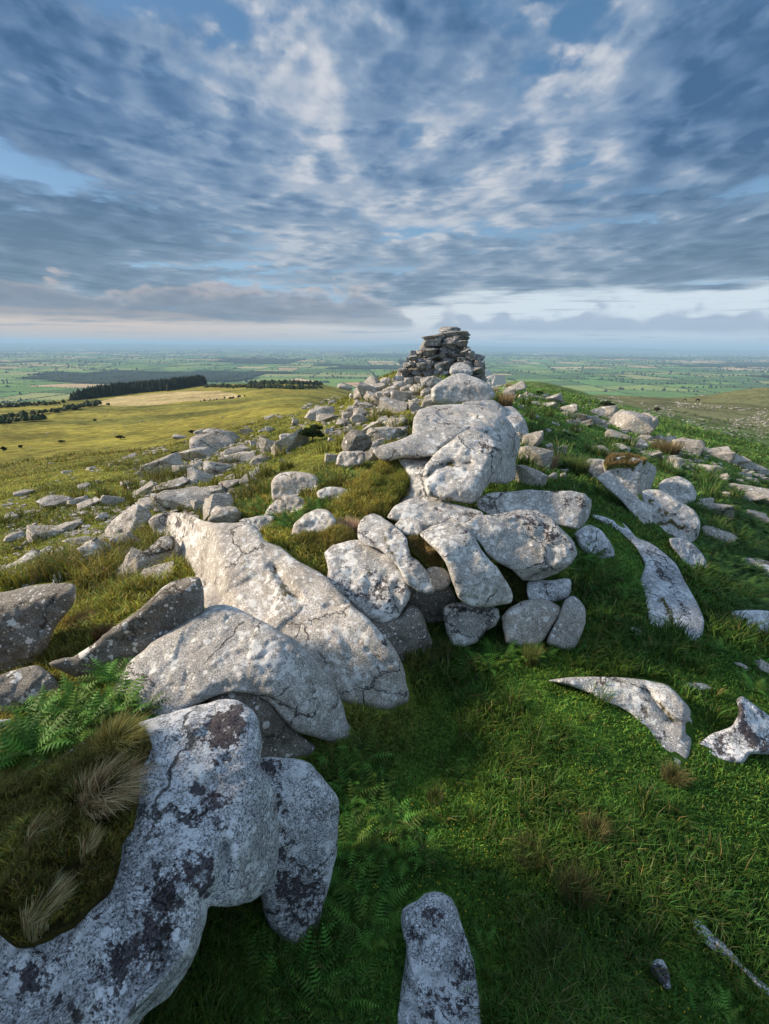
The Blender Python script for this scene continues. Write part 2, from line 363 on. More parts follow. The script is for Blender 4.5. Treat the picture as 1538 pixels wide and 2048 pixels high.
    bp = t.new('ShaderNodeBump'); bp.inputs['Strength'].default_value = bump; bp.inputs['Distance'].default_value = 0.055 / scale
    t.put(bp.inputs['Height'], h); t.put(b.inputs['Normal'], bp.outputs[0])
    return mt
M = {}
M['granite'] = rock_mat('granite', (0.30, 0.285, 0.26), (0.52, 0.50, 0.465), 0.75, 0.32, bump=.75)
M['granite_warm'] = rock_mat('granite_warm', (0.33, 0.295, 0.25), (0.55, 0.51, 0.455), 0.7, 0.25, bump=.75)
M['granite_cool'] = rock_mat('granite_cool', (0.28, 0.285, 0.29), (0.56, 0.565, 0.57), 0.9, 0.6, bump=.75, palecol=(0.74, 0.75, 0.75), fine=1.3)
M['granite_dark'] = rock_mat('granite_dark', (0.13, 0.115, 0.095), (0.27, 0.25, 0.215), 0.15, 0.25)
M['granite_far'] = rock_mat('granite_far', (0.27, 0.24, 0.20), (0.50, 0.455, 0.39), 0.4, 0.25, scale=0.5, painted=False, bump=0.8)
M['granite_tor'] = rock_mat('granite_tor', (0.17, 0.16, 0.15), (0.34, 0.32, 0.29), 0.1, 0.5, scale=0.5, painted=False, bump=0.8)

def leaf_mat(name, c=None, rough=0.6, trans=0.25):
    mt, t, b = new_mat(name, rough, 0.2)
    col = attr(t, 'Col', 'Color') if c is None else None
    if c is not None:
        P = t.new('ShaderNodeNewGeometry').outputs['Position']
        col = t.mix(t.ss(t.noise(P, 1.5, 4, .6), .35, .65), tuple(x * .6 for x in c), tuple(x * 1.3 for x in c))
        ob = t.new('ShaderNodeObjectInfo').outputs['Random']
        col = t.vmath('SCALE', col, scale=t.math('ADD', 0.75, t.math('MULTIPLY', ob, 0.5)))
    t.put(b.inputs['Base Color'], col)
    if trans:
        tr = t.new('ShaderNodeBsdfTranslucent'); t.put(tr.inputs[0], col)
        ms = t.new('ShaderNodeMixShader'); ms.inputs[0].default_value = trans
        t.l.new(b.outputs[0], ms.inputs[1]); t.l.new(tr.outputs[0], ms.inputs[2])
        t.l.new(ms.outputs[0], t.n['Material Output'].inputs[0])
    return mt
M['blade'] = leaf_mat('grass_blade')
M['fern'] = leaf_mat('fern_leaf')
M['leaf'] = leaf_mat('leaf')
M['far_leaf'] = leaf_mat('far_leaf', trans=0.0, rough=0.9)
def wood_mat():
    mt, t, b = new_mat('bark', 0.9)
    P = t.new('ShaderNodeNewGeometry').outputs['Position']
    t.put(b.inputs['Base Color'], t.mix(t.noise(P, 12, 5, .6), (0.05, 0.04, 0.03), (0.13, 0.11, 0.09)))
    return mt
M['bark'] = wood_mat()
def ground_mat():
    mt, t, b = new_mat('turf_ground', 0.95, 0.05)
    P = t.new('ShaderNodeNewGeometry').outputs['Position']
    base = attr(t, 'Col', 'Color')
    dist = t.new('ShaderNodeVectorMath', operation='LENGTH'); t.put(dist.inputs[0], P); r = dist.outputs['Value']
    near = t.ss(r, 15.0, 60.0, 1.0, 0.0)
    n1 = t.noise(P, 0.45, 7, 0.62); n2 = t.noise(P, 3.2, 6, 0.66); n3 = t.noise(P, 0.035, 8, 0.62); n4 = t.noise(P, 16.0, 4, 0.7)
    v = t.math('ADD', t.math('MULTIPLY', n1, 0.9), t.math('ADD', t.math('MULTIPLY', n2, 0.7), t.math('MULTIPLY', n3, 0.8)))
    k = t.ss(v, 0.95, 1.45, 0.45, 1.55)
    col = t.vmath('SCALE', base, scale=k)
    col = t.mix(t.math('MULTIPLY', t.ss(t.noise(t.vmath('ADD', P, (7, 7, 0)), 0.9, 8, 0.7), 0.52, 0.66), t.math('MULTIPLY', attr(t, 'heath'), 0.8)), col, (0.085, 0.062, 0.022))
    col = t.mix(t.math('MULTIPLY', t.ss(t.noise(t.vmath('ADD', P, (3, 17, 0)), 0.22, 8, 0.72), 0.52, 0.62), t.math('MULTIPLY', attr(t, 'heath'), 0.75)), col, (0.030, 0.045, 0.012))
    # stones showing through, pale specks
    st = t.ss(t.math('ADD', t.noise(t.vmath('ADD', P, (0, 0, 9)), 1.3, 6, 0.75), t.math('MULTIPLY', attr(t, 'stony'), 0.20)), 0.76, 0.80)
    col = t.mix(t.math('MULTIPLY', st, 0.85), col, (0.36, 0.33, 0.28))
    t.put(b.inputs['Base Color'], col)
    bp = t.new('ShaderNodeBump'); bp.inputs['Strength'].default_value = 0.9; bp.inputs['Distance'].default_value = 0.12
    t.put(bp.inputs['Height'], t.math('ADD', t.math('MULTIPLY', n2, 0.6), t.math('ADD', t.math('MULTIPLY', n4, 0.25), t.math('MULTIPLY', n1, 1.4))))
    t.put(b.inputs['Normal'], bp.outputs[0])
    return mt
M['ground'] = ground_mat()
def field_mat():
    mt, t, b = new_mat('field_crops', 0.95, 0.05)
    P = t.new('ShaderNodeNewGeometry').outputs['Position']
    n = t.noise(P, 0.012, 6, 0.6); n2 = t.noise(P, 0.09, 4, .6)
    t.put(b.inputs['Base Color'], t.vmath('SCALE', attr(t, 'Col', 'Color'), scale=t.ss(t.math('ADD', t.math('MULTIPLY', n, .6), t.math('MULTIPLY', n2, .4)), 0.3, 0.7, 0.75, 1.25)))
    return mt
M['field'] = field_mat()
def simple_mat(name, c, rough=0.6):
    mt, t, b = new_mat(name, rough)
    P = t.new('ShaderNodeNewGeometry').outputs['Position']
    t.put(b.inputs['Base Color'], t.mix(t.noise(P, 2.0, 3, .5), tuple(x * .85 for x in c), tuple(min(1, x * 1.1) for x in c)))
    return mt
M['white'] = simple_mat('white_paint', (0.75, 0.76, 0.78)); M['dark_coat'] = simple_mat('dark_coat', (0.03, 0.02, 0.015), .8)

# ------------------------------------------------------------------ ground sheet
def ground_colors(x, y):
    r = np.hypot(x, y); n = len(x)
    P = np.stack([x, y, ground_z(x, y, False)], -1)
    lawn = np.array([0.052, 0.115, 0.018]); lawn2 = np.array([0.080, 0.160, 0.024])
    left = np.array([0.23, 0.235, 0.042]); leftd = np.array([0.14, 0.155, 0.030]); moor = np.array([0.29, 0.255, 0.055]); moord = np.array([0.16, 0.16, 0.04])
    right = np.array([0.095, 0.175, 0.036]); rmoor = np.array([0.16, 0.165, 0.075])
    xr = 0.13 * y
    s = x - xr
    lf = (sstep(0.5, -1.5, s) * (1 - sstep(5.6, 4.2, y) * sstep(-3.6, -2.2, x)))[:, None]
    c = (1 - lf) * (lawn + (lawn2 - lawn) * sstep(-.3, .5, fbm(x * .7, y * .7))[:, None]) + lf * (leftd + (left - leftd) * sstep(-.3, .4, fbm(x * .5 + 4, y * .5))[:, None])
    k = sstep(9, 22, r)[:, None] * (1 - lf); c = c * (1 - k) + k * right
    k = sstep(60, 160, r)[:, None] * (1 - lf); c = c * (1 - k) + k * rmoor
    mn = fbm(x * .012 + 5, y * .03, oct=4)
    k = sstep(25, 70, r)[:, None] * lf
    mc = moor + (moord - moor) * sstep(0.0, .35, mn)[:, None]
    gold = np.exp(-((r - 110) / 55) ** 2)[:, None]; mc = mc * (1 - gold * .5) + gold * .5 * np.array([0.33, 0.28, 0.05])
    c = c * (1 - k) + k * mc
    # lower country colour between fields
    k = sstep(900, 1300, r)[:, None]; c = c * (1 - k) + k * np.array([0.045, 0.075, 0.030])
    far = sstep(9000, 15000, r)[:, None]
    pat = fbm(x / 700, y / 1600, oct=4)
    fc = np.array([0.05, 0.075, 0.04]) + sstep(0.1, .3, pat)[:, None] * np.array([0.05, 0.05, 0.02])
    c = c * (1 - far) + far * fc
    heath = sstep(4, 9, r) * (0.35 + 0.65 * (lf[:, 0] > .5)) * sstep(1500, 500, r) * 0.8
    heath = heath * (1 - 0.45 * np.exp(-((r - 110) / 50) ** 2) * lf[:, 0])
    stony = sstep(12, 20, r) * sstep(330, 150, r) * (0.35 + 0.65 * sstep(40, 80, r) * (s > 0)) * (1 - 0.5 * lf[:, 0] * sstep(30, 60, r))
    return c, heath, stony
def build_ground():
    az = np.concatenate([np.radians(np.arange(-58, 58, 0.13)), np.radians(np.linspace(58, 302, 74)[:-1])])
    rr = np.exp(np.arange(math.log(0.8), math.log(48000), 0.0128))
    na, nr = len(az), len(rr)
    R, Az = np.meshgrid(rr, az, indexing='ij')
    X = (R * np.sin(Az)).ravel(); Y = (R * np.cos(Az)).ravel(); Z = ground_z(X, Y)
    c, h, s = ground_colors(X, Y)
    # the mown pale field in front of the plantation, from its corners
    poly = hits([(180, 806), (235, 795), (300, 788), (390, 781), (440, 781), (488, 790), (470, 797), (400, 803), (330, 808), (250, 811)])[:, :2]
    ins = inside_poly(np.stack([X, Y], 1), poly)
    c[ins] = np.array([0.46, 0.36, 0.17]); h[ins] = 0; s[ins] = 0
    i = np.arange(nr - 1)[:, None] * na; j = np.arange(na)[None]; j2 = (j + 1) % na
    Fq = np.stack([i + j, i + na + j, i + na + j2, i + j2], -1).reshape(-1)
    V = np.stack([X, Y, Z], 1)
    V = np.vstack([V, [0, 0, Z[:na].mean()]]); ci = len(V) - 1
    c = np.vstack([c, c[0]]); h = np.append(h, 0); s = np.append(s, 0)
    tri = np.stack([np.full(na, ci), np.arange(na), (np.arange(na) + 1) % na], 1).ravel()
    nv = np.concatenate([np.full(len(Fq) // 4, 4), np.full(na, 3)])
    me = mesh_np('ground', V, np.concatenate([Fq, tri]), nv, M['ground'], True, c, {'heath': h, 'stony': s})
    o = link('ground', me); tag(o, kind='structure')
def inside_poly(P, poly):
    x, y = P[:, 0], P[:, 1]; c = np.zeros(len(P), bool); n = len(poly)
    for i in range(n):
        x1, y1 = poly[i]; x2, y2 = poly[(i + 1) % n]
        if y1 == y2: continue
        k = ((y1 > y) != (y2 > y)) & (x < (x2 - x1) * (y - y1) / (y2 - y1) + x1)
        c ^= k
    return c
build_ground()

# ------------------------------------------------------------------ traced solid (boulders, turf mounds)
def chaikin(p, n=2):
    p = np.asarray(p, float)
    for _ in range(n):
        q = np.roll(p, -1, 0); p = np.stack([p * .75 + q * .25, p * .25 + q * .75], 1).reshape(-1, 2)
    return p
def catmull(p, tens=.5, m=8):
    p = np.asarray(p, float); a, b, c, d = np.roll(p, 1, 0), p, np.roll(p, -1, 0), np.roll(p, -2, 0); t = (np.arange(m) / m)[None, :, None]
    m1 = ((c - a) * tens)[:, None]; m2 = ((d - b) * tens)[:, None]; b_, c_ = b[:, None], c[:, None]
    return ((2 * t ** 3 - 3 * t ** 2 + 1) * b_ + (t ** 3 - 2 * t ** 2 + t) * m1 + (-2 * t ** 3 + 3 * t ** 2) * c_ + (t ** 3 - t ** 2) * m2).reshape(-1, 2)
def resample(p, s):
    q = np.vstack([p, p[:1]]); d = np.hypot(*np.diff(q, axis=0).T); L = np.concatenate([[0], np.cumsum(d)])
    n = max(12, int(L[-1] / s)); t = np.linspace(0, L[-1], n, endpoint=False)
    return np.stack([np.interp(t, L, q[:, 0]), np.interp(t, L, q[:, 1])], 1)
def polydist(P, poly):
    A_ = poly; B_ = np.roll(poly, -1, 0); out = np.empty(len(P))
    for i in range(0, len(P), 4000):
        p = P[i:i + 4000, None]; ab = (B_ - A_)[None]; ap = p - A_[None]
        k = np.clip((ap * ab).sum(-1) / ((ab ** 2).sum(-1) + 1e-9), 0, 1)
        out[i:i + 4000] = np.sqrt(((ap - k[..., None] * ab) ** 2).sum(-1)).min(1)
    return out
def linedist(P, line):
    d = np.full(len(P), 1e9)
    for a, b in zip(line[:-1], line[1:]):
        a = np.array(a, float); b = np.array(b, float); ab = b - a; ap = P - a
        k = np.clip((ap @ ab) / (ab @ ab + 1e-9), 0, 1); d = np.minimum(d, np.hypot(*(ap - k[:, None] * ab).T))
    return d
def facets(P, a, dist):
    out = np.zeros(len(P)); rg = np.random.default_rng(int(abs(P[0, 0]) * 1e4) % 99991); ext = np.ptp(P, axis=0).max()
    for cell, w in ((ext / 3.2, 1.0), (ext / 8, .5)):
        n = int(min(400, max(6, (np.ptp(P, axis=0) / cell + 1).prod()))); S_ = P.min(0) + rg.random((n, 3)) * np.ptp(P, axis=0); G_ = rg.normal(0, 1, (n, 3)) * .30; off = rg.normal(0, .45, n)
        Pw = P + .18 * cell * np.stack([vnoise(P[:, 0] * 2.2 / cell, P[:, 1] * 2.2 / cell, P[:, 2] * 2.2 / cell + q) for q in (0, 9, 18)], 1)
        d2 = ((Pw[:, None] - S_[None]) ** 2).sum(-1); o2 = np.argsort(d2, 1)[:, :2]; r_ = np.arange(len(P))
        v = [off[o2[:, j]] * .5 + ((P - S_[o2[:, j]]) * G_[o2[:, j]]).sum(1) / cell * 2 for j in (0, 1)]
        bl = np.clip((np.sqrt(d2[r_, o2[:, 1]]) - np.sqrt(d2[r_, o2[:, 0]])) / (.10 * cell), 0, 1)
        out += w * a * (v[0] * (.5 + .5 * bl) + v[1] * (.5 - .5 * bl) + .25 * np.exp(-(bl / .35) ** 2))
    return np.clip(out, -2.2 * a, 2.2 * a)
SOLIDS = []; GROUNDED = []
def solid(name, outline, base, planes, R=0.25, k=0.12, thick=1.0, s=5.0, amp=0.05, freq=1.2, mat='granite', label=None, cat='boulder', group=None,
          facet=1.0, grooves=(), dark=(), pale=(), moss=(), jag=1.0, maxd=None, sharp=1, bumps=(), clamp=True):
    """outline in photo pixels; base = (px,py[,forward distance]); planes = [(normal, crest pixel)...]: the first goes through the base, each next one
    through the point where its crest pixel meets the previous plane. The solid is their intersection, rounded, with a back of its own."""
    s = s * .85; k = k * .55
    pl = catmull(outline, .32 if sharp else .1)
    cc_ = pl.mean(0); pl = cc_ + (pl - cc_) * 1.012
    pl = resample(pl, s)
    jit = fbm(pl[:, 0] / 38.0 + len(name), pl[:, 1] / 38.0, oct=3) * 3.2 * jag
    tn = np.roll(pl, -1, 0) - np.roll(pl, 1, 0); nn = np.stack([tn[:, 1], -tn[:, 0]], 1) / (np.hypot(*tn.T)[:, None] + 1e-9)
    pl = pl + nn * jit[:, None]
    mn, mx = pl.min(0), pl.max(0)
    gx, gy = np.meshgrid(np.arange(mn[0], mx[0], s), np.arange(mn[1], mx[1], s * 0.87))
    gx = gx + (np.arange(gx.shape[0]) % 2)[:, None] * s * 0.5
    G = np.stack([gx.ravel(), gy.ravel()], 1); G = G[inside_poly(G, pl)]
    dg = polydist(G, pl) if len(G) else np.zeros(0); G = G[dg > s * 0.75]
    rings = []
    sgn = 1.0 if inside_poly(pl[:1] + nn[:1] * 1.0, pl)[0] else -1.0
    q = pl + nn * sgn * s * 0.35
    dq = polydist(q, pl); q = q[(dq > s * 0.28) & inside_poly(q, pl)]
    allp = np.vstack([pl, G, q]); npl = len(pl)
    vs, es, fs, ov, _, _ = delaunay_2d_cdt([Vector(p) for p in allp], [(i, (i + 1) % npl) for i in range(npl)], [], 1, 1e-5)
    U = np.array([(v.x, v.y) for v in vs]); tri = np.array([f for f in fs if len(f) == 3], int)
    isb = np.zeros(len(U), bool)
    D = polydist(U, pl); isb = D < 1e-3
    d = ray(U[:, 0], U[:, 1])
    if len(base) == 3:
        b = ray(base[0], base[1]); P0 = b * (base[2] / b[1])
    else: P0 = hit(base[0], base[1])
    P = P0; ts = []; t0 = P0 @ CF
    for n, crest in planes:
        n = np.array(n, float); n /= np.linalg.norm(n)
        if crest is not None:
            c = ray(crest[0], crest[1]); P = c * ((prev @ P) / (prev @ c))
        nd = d @ n; bad = nd > -0.03; nd = np.where(bad, -0.03, nd)
        ts.append(np.where(bad, 0.3 * t0, (n @ P) / nd)); prev = n
    T = np.stack(ts); T = np.clip(T, 0.3 * t0, t0 + (maxd or 6 * thick))
    m_ = T.max(0); S = m_ + k * np.log(np.exp((T - m_) / k).sum(0))
    if maxd: lim = t0 + maxd; S = np.where(S > lim - .3, lim - .3 + .3 * np.tanh((S - lim + .3) / .3), S)
    if clamp and len(base) == 2:
        Hg = hits(U, False, np.geomspace(.55 * t0, 5 * t0, 80)); tg = Hg @ CF - .05; S = -.04 * np.log(np.exp(-np.clip(S - tg, -30, 30) / .04) + 1) + tg
    tm = np.median(S)
    R = R * .52; rp = R * F / tm; e = np.clip(D / rp, 0, 1); rnd = R * (1 - np.sqrt(np.clip(1 - (1 - e) ** 2, 0, 1)))
    tf = S + rnd
    PP = d * tf[:, None]; e1 = np.clip(D / (rp * .6), 0, 1)
    tf = tf - amp * e1 * fbm(PP[:, 0] * freq + 3.3 * len(outline), PP[:, 1] * freq, PP[:, 2] * freq, oct=5, gain=.55)
    tf = tf + facets(PP, facet * amp, t0) * e1
    Q_ = np.stack([PP[:, 0], PP[:, 1], PP[:, 2]], 1) * freq * 1.1
    rid = 1 - np.abs(fbm(Q_[:, 0] + 7, Q_[:, 1], Q_[:, 2] * 1.6, oct=4, gain=.5)) * 2.2
    tf = tf - amp * .55 * e1 * rid
    tf = tf - 0.13 * amp * e1 * fbm(PP[:, 0] * freq * 6, PP[:, 1] * freq * 6, PP[:, 2] * freq * 6, oct=3)
    for line, w, dep in grooves: 
        dl = linedist(U + np.stack([fbm(U[:, 0] / 22, U[:, 1] / 22, oct=2), fbm(U[:, 1] / 22, U[:, 0] / 22 + 9, oct=2)], 1) * 5, line)
        tf = tf + dep * np.exp(-(dl / w) ** 2) * np.clip(e1 + .3, 0, 1)
    for (bx, by), w, h in bumps: tf = tf - h * np.exp(-((U[:, 0] - bx) ** 2 + (U[:, 1] - by) ** 2) / w ** 2) * e1
    e2 = np.clip(D / (max(D.max(), 1) * 0.9), 0, 1); tb = S + R + thick * np.sqrt(np.clip(1 - (1 - e2) ** 2, 0, 1))
    edge_t = S + R
    tf = np.where(isb, edge_t, tf); 
    Vf = d * tf[:, None]
    idx = np.where(isb)[0]; back = np.arange(len(U)); nb = np.where(~isb)[0]; back[nb] = len(U) + np.arange(len(nb))
    V = np.vstack([Vf, (d * tb[:, None])[nb]])
    # front faces must look at the camera
    a, b_, c_ = Vf[tri[:, 0]], Vf[tri[:, 1]], Vf[tri[:, 2]]
    flip = ((np.cross(b_ - a, c_ - a)) * a).sum(1) > 0
    tri[flip] = tri[flip][:, ::-1]
    Fb = back[tri][:, ::-1]
    at = {}
    for nm, lst in (('dark', dark), ('pale', pale), ('moss', moss)):
        v = np.zeros(len(U))
        for it in lst:
            if isinstance(it[0], (int, float)):
                px, py, rr, st = it; wx = fbm(U[:, 0] / rr * 1.3 + px, U[:, 1] / rr * 1.3, oct=4, gain=.7); wy = fbm(U[:, 1] / rr * 1.3 + py, U[:, 0] / rr * 1.3, oct=4, gain=.7)
                v = np.maximum(v, st * np.exp(-((U[:, 0] - px + rr * 1.7 * wx) ** 2 + (U[:, 1] - py + rr * 1.7 * wy) ** 2) / (rr * 1.1) ** 2))
            else:
                Uj = U + 9 * np.stack([fbm(U[:, 0] / 16, U[:, 1] / 16, oct=4), fbm(U[:, 1] / 16 + 40, U[:, 0] / 16, oct=4)], 1)
                v = np.maximum(v, it[2] * (.75 + .5 * fbm(U[:, 0] / 9, U[:, 1] / 9, oct=3)) * np.exp(-(linedist(Uj, it[0]) / (it[1] * (1 + .8 * fbm(U[:, 0] / 14 + 5, U[:, 1] / 14, oct=2)))) ** 2))
        at[nm] = np.concatenate([v, v[nb]])
    loc = V.min(0) * 0; loc = np.array([V[:, 0].mean(), V[:, 1].mean(), V[:, 2].min()])
    me = mesh_np(name, V - loc, np.vstack([tri, Fb]), 3, M[mat] if isinstance(mat, str) else mat, True, None, at)
    o = link(name, me, loc)
    if label: tag(o, label, cat, group)
    SOLIDS.append((o, Vf, tri, U))
    if clamp and len(base) == 2: GROUNDED.append(hits(pl[::3])[:, :2])
    return o, Vf, tri, U

# ------------------------------------------------------------------ the big boulders of the ridge
T, FR, RT = (0, -.25, 1), (0, -1, .25), (.9, -.45, .15)
# foreground
solid('lichened_boulder', [(259,1455),(319,1436),(396,1414),(437,1402),(473,1404),(501,1423),(517,1450),(521,1491),(519,1532),(532,1555),(548,1591),(556,1655),(555,1719),(542,1769),(505,1800),(455,1814),(419,1812),(412,1846),(396,1891),(373,1941),(337,1992),(291,2028),(255,2075),(200,2130),(-80,2130),(-90,1700),(60,1560),(180,1480)],
      (505,1790,2.15), [((.93,-.36,.1), None), ((-.10,-.25,1), (505,1600))], R=.30, k=.22, thick=1.2, s=6, amp=.07, freq=1.5, mat='granite_cool', maxd=3.2,
      grooves=[([(419,1812),(440,1780),(452,1740),(450,1690)], 14, .10), ([(330,1550),(380,1600),(400,1700)], 30, .03)], bumps=[((200,1960),120,.08)],
      dark=[(445,1470,28,1),(455,1440,24,1),(440,1520,16,.9),(425,1600,32,1),(385,1640,22,.8),(385,1740,30,1),(340,1790,36,1.1),(310,1850,28,.9),(230,1930,28,.9),(60,1960,36,1),(90,2010,20,.8),(410,1770,22,.9),(300,1880,30,.9),(250,1900,30,.7),(150,2020,20,.8)],
      pale=[(370,1425,40,.8),(420,1500,20,.8),(360,1640,30,.8),(400,1800,20,.7),(220,1980,40,.9),(360,1900,30,.8),(90,1890,50,.5),(460,1640,14,.9)],
      label='huge grey boulder with purple-black lichen patches, filling the bottom left corner beside the turf mound')
solid('lichened_boulder', [(515,1530),(521,1518),(555,1516),(590,1520),(624,1532),(655,1568),(676,1605),(675,1655),(671,1709),(660,1764),(646,1810),(633,1855),(592,1896),(564,1878),(540,1850),(520,1780),(505,1680),(500,1580)],
      (600,1885), [((.35,-.95,.25), None), ((.1,-.35,1), (600,1600))], R=.20, k=.15, thick=.7, s=6, amp=.05, mat='granite_cool', maxd=1.6,
      dark=[(530,1540,24,1),(560,1620,20,1),(555,1700,26,1.1),(590,1780,40,.9),(640,1800,24,.8),(600,1840,30,.9),(560,1580,14,1)], pale=[(600,1540,24,1),(600,1600,30,.6),(640,1700,20,.6),(585,1750,20,.8)],
      label='narrow boulder speckled black and white, leaning on the right side of the huge foreground boulder')
solid('granite_boulder', [(423,1394),(450,1384),(480,1381),(501,1385),(537,1398),(562,1425),(595,1464),(630,1492),(615,1512),(560,1520),(521,1524),(480,1520),(440,1470),(420,1420)],
      (570,1510), [((.35,-.95,.1), None), ((.2,-.5,1), (500,1400))], R=.25, k=.12, thick=.8, s=5, amp=.04, mat='granite_dark', pale=[(520,1400,14,.5)],
      label='dark grey boulder wedged beneath the broad domed boulder, just behind the huge foreground one')
solid('granite_boulder', [(262,1325),(290,1300),(314,1280),(368,1242),(418,1214),(455,1210),(491,1228),(546,1256),(591,1283),(632,1322),(664,1365),(682,1410),(695,1446),(709,1474),(690,1482),(660,1482),(630,1474),(592,1464),(560,1430),(537,1402),(501,1387),(455,1387),(423,1394),(391,1409),(360,1430),(310,1440),(265,1420),(230,1380)],
      (690,1478), [((.72,-.68,.16), None), ((.34,-.78,.55), (618,1350)), ((-.22,-.40,1), (535,1300))], R=.22, k=.22, thick=1.3, s=5, amp=.06, freq=1.1, mat='granite', maxd=2.6,
      grooves=[([(430,1380),(480,1368),(530,1385),(580,1430)], 12, .05)], pale=[(500,1290,40,.7),(540,1310,30,.8),(440,1245,30,.4),(620,1440,12,.8)], dark=[(555,1300,10,.9),(558,1278,14,.7)],
      label='broad domed granite boulder between the long diagonal boulder and the huge foreground one')
solid('granite_boulder', [(300,1045),(312,1032),(337,1026),(382,1028),(414,1044),(455,1048),(496,1048),(519,1064),(530,1082),(564,1098),(596,1124),(637,1146),(664,1169),(701,1206),(733,1233),(760,1265),(787,1297),(803,1335),(815,1381),(810,1403),(773,1418),(723,1412),(680,1400),(655,1370),(600,1330),(520,1300),(455,1260),(410,1225),(404,1190),(391,1150),(373,1130),(355,1107),(332,1085),(312,1066)],
      (770,1412), [((.30,-.95,.05), None), ((-.05,-.92,.40), (770,1350)), ((-.25,-.42,.95), (690,1262)), ((-.80,-.50,.40), (440,1100))], R=.24, k=.14, thick=1.6, s=5, amp=.09, freq=.7, mat='granite_warm', maxd=5.5,
      grooves=[([(548,1135),(575,1175),(600,1200)], 8, .14), ([(650,1215),(700,1205)], 6, .05), ([(735,1300),(760,1328),(800,1322)], 5, .05), ([(755,1395),(752,1370),(740,1345)], 4, .05)],
      pale=[(540,1170,50,.6),(480,1110,40,.5),(720,1350,16,.9),(700,1320,14,.9),(665,1318,14,1),(725,1270,16,.8),(790,1380,20,.6),(370,1080,30,.8),(560,1200,50,.6),(340,1070,20,.8)], dark=[(340,1036,22,1.1),(380,1036,20,.9),(575,1190,18,1),(590,1210,14,.9),(760,1310,12,.8),(770,1290,14,.7),(505,1085,12,.7)], moss=[(572,1180,16,1),(548,1140,10,1),(490,1125,8,.9),(560,1230,12,.8)],
      label='longest pale boulder, sloping diagonally from the scree to the lawn, blotched with round white lichens')
solid('granite_boulder', [(100,1326),(130,1316),(150,1314),(182,1291),(223,1257),(255,1235),(291,1209),(319,1182),(346,1164),(378,1154),(398,1158),(407,1184),(408,1222),(400,1260),(350,1330),(300,1360),(255,1365),(209,1364),(182,1366),(150,1352),(114,1334)],
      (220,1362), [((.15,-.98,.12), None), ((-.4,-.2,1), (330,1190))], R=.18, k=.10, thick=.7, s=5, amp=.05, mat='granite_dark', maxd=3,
      pale=[(168,1306,14,1),(272,1293,10,1),(380,1165,12,.7),(190,1312,8,.8)], grooves=[([(250,1270),(340,1262)], 6, .04)],
      label='dark shaded boulder rising to the right behind the ferns, its top edge catching the light')
solid('granite_boulder', [(-60,1185),(0,1186),(55,1174),(110,1168),(148,1172),(146,1210),(112,1250),(92,1300),(70,1328),(27,1346),(0,1352),(-60,1360)],
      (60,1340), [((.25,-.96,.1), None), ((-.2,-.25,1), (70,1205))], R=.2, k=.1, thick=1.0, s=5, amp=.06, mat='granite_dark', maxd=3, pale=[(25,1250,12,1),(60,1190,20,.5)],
      label='dark-faced boulder with a flat light top, uppermost of those cut by the left edge')
solid('lichened_boulder', [(-40,1352),(0,1348),(36,1337),(73,1333),(102,1350),(127,1380),(143,1405),(125,1428),(91,1434),(46,1442),(0,1447),(-40,1447)],
      (60,1440,4.9), [((.35,-.85,.3), None), ((0,-.35,1), (60,1375))], R=.15, k=.1, thick=.6, s=5, amp=.04, mat='granite_dark', pale=[(75,1405,16,1.2),(50,1395,12,1.1),(35,1355,12,1),(110,1385,10,1),(60,1425,10,1)],
      label='low dark boulder with bold white lichen rings, at the left edge behind the ferns')
solid('lichened_stone', [(-30,1448),(0,1440),(25,1440),(33,1450),(25,1466),(0,1476),(-30,1480)], (5,1474,4.45), [((.3,-.8,.4), None)], R=.1, k=.1, thick=.4, s=4, amp=.03, mat='granite_cool', jag=.5,
      label='small bluish stone at the left edge, under the boulder with bold white lichen rings')
solid('lichened_stone', [(-30,1486),(0,1488),(8,1500),(10,1518),(3,1535),(-30,1545)], (-3,1538,4.0), [((.4,-.8,.4), None)], R=.1, k=.1, thick=.4, s=4, amp=.03, mat='granite_cool', jag=.5,
      label='sliver of pale stone at the left edge, above the mossy turf mound')
# the middle pile
solid('granite_boulder', [(800,1165),(840,1160),(900,1175),(915,1210),(915,1290),(880,1310),(800,1300),(780,1240)], (860,1305,7.9), [((.1,-1,-.25), None)], R=.1, k=.1, thick=1, s=6, amp=.06, mat='granite_dark',  # dark granite here stands for the shade inside the hollow
      label='rock at the back of the hollow under the middle pile, its shade coloured dark')
solid('granite_boulder', [(715,1222),(760,1240),(800,1232),(818,1210),(838,1222),(852,1250),(864,1290),(852,1328),(815,1338),(790,1310),(755,1268)], (835,1330,6.75), [((.5,-.85,.15), None), ((.1,-.45,1), (800,1255))], R=.18, k=.12, thick=.9, s=5, amp=.05, mat='granite_dark',
      label='dark grey boulder in the shade under the black-speckled one')
solid('lichened_boulder', [(649,1106),(667,1090),(708,1080),(735,1078),(758,1084),(777,1098),(790,1120),(800,1136),(813,1162),(821,1186),(810,1213),(792,1237),(767,1248),(736,1238),(708,1214),(681,1188),(654,1160),(656,1140)],
      (765,1246,6.75), [((.1,-.92,.40), None), ((-.05,-.62,.78), (755,1215)), ((-.1,-.25,1), (700,1125))], sharp=0, R=.16, k=.12, thick=.8, s=4.5, amp=.05, mat='granite',
      dark=[(670,1165,14,1),(700,1170,20,1),(760,1170,24,1),(740,1140,20,.9),(730,1200,24,1.1),(790,1180,20,1),(770,1215,20,.9),(690,1135,12,.8),(720,1110,14,.6),(750,1100,10,.9)], pale=[(690,1110,30,.9),(740,1185,30,.6),(770,1235,24,1),(740,1160,20,.8),(660,1110,12,.8)], moss=[(735,1150,10,.9),(775,1150,12,.8)],
      label='wedge-shaped boulder thickly speckled with black and white lichen, its tip over the dark hollow')
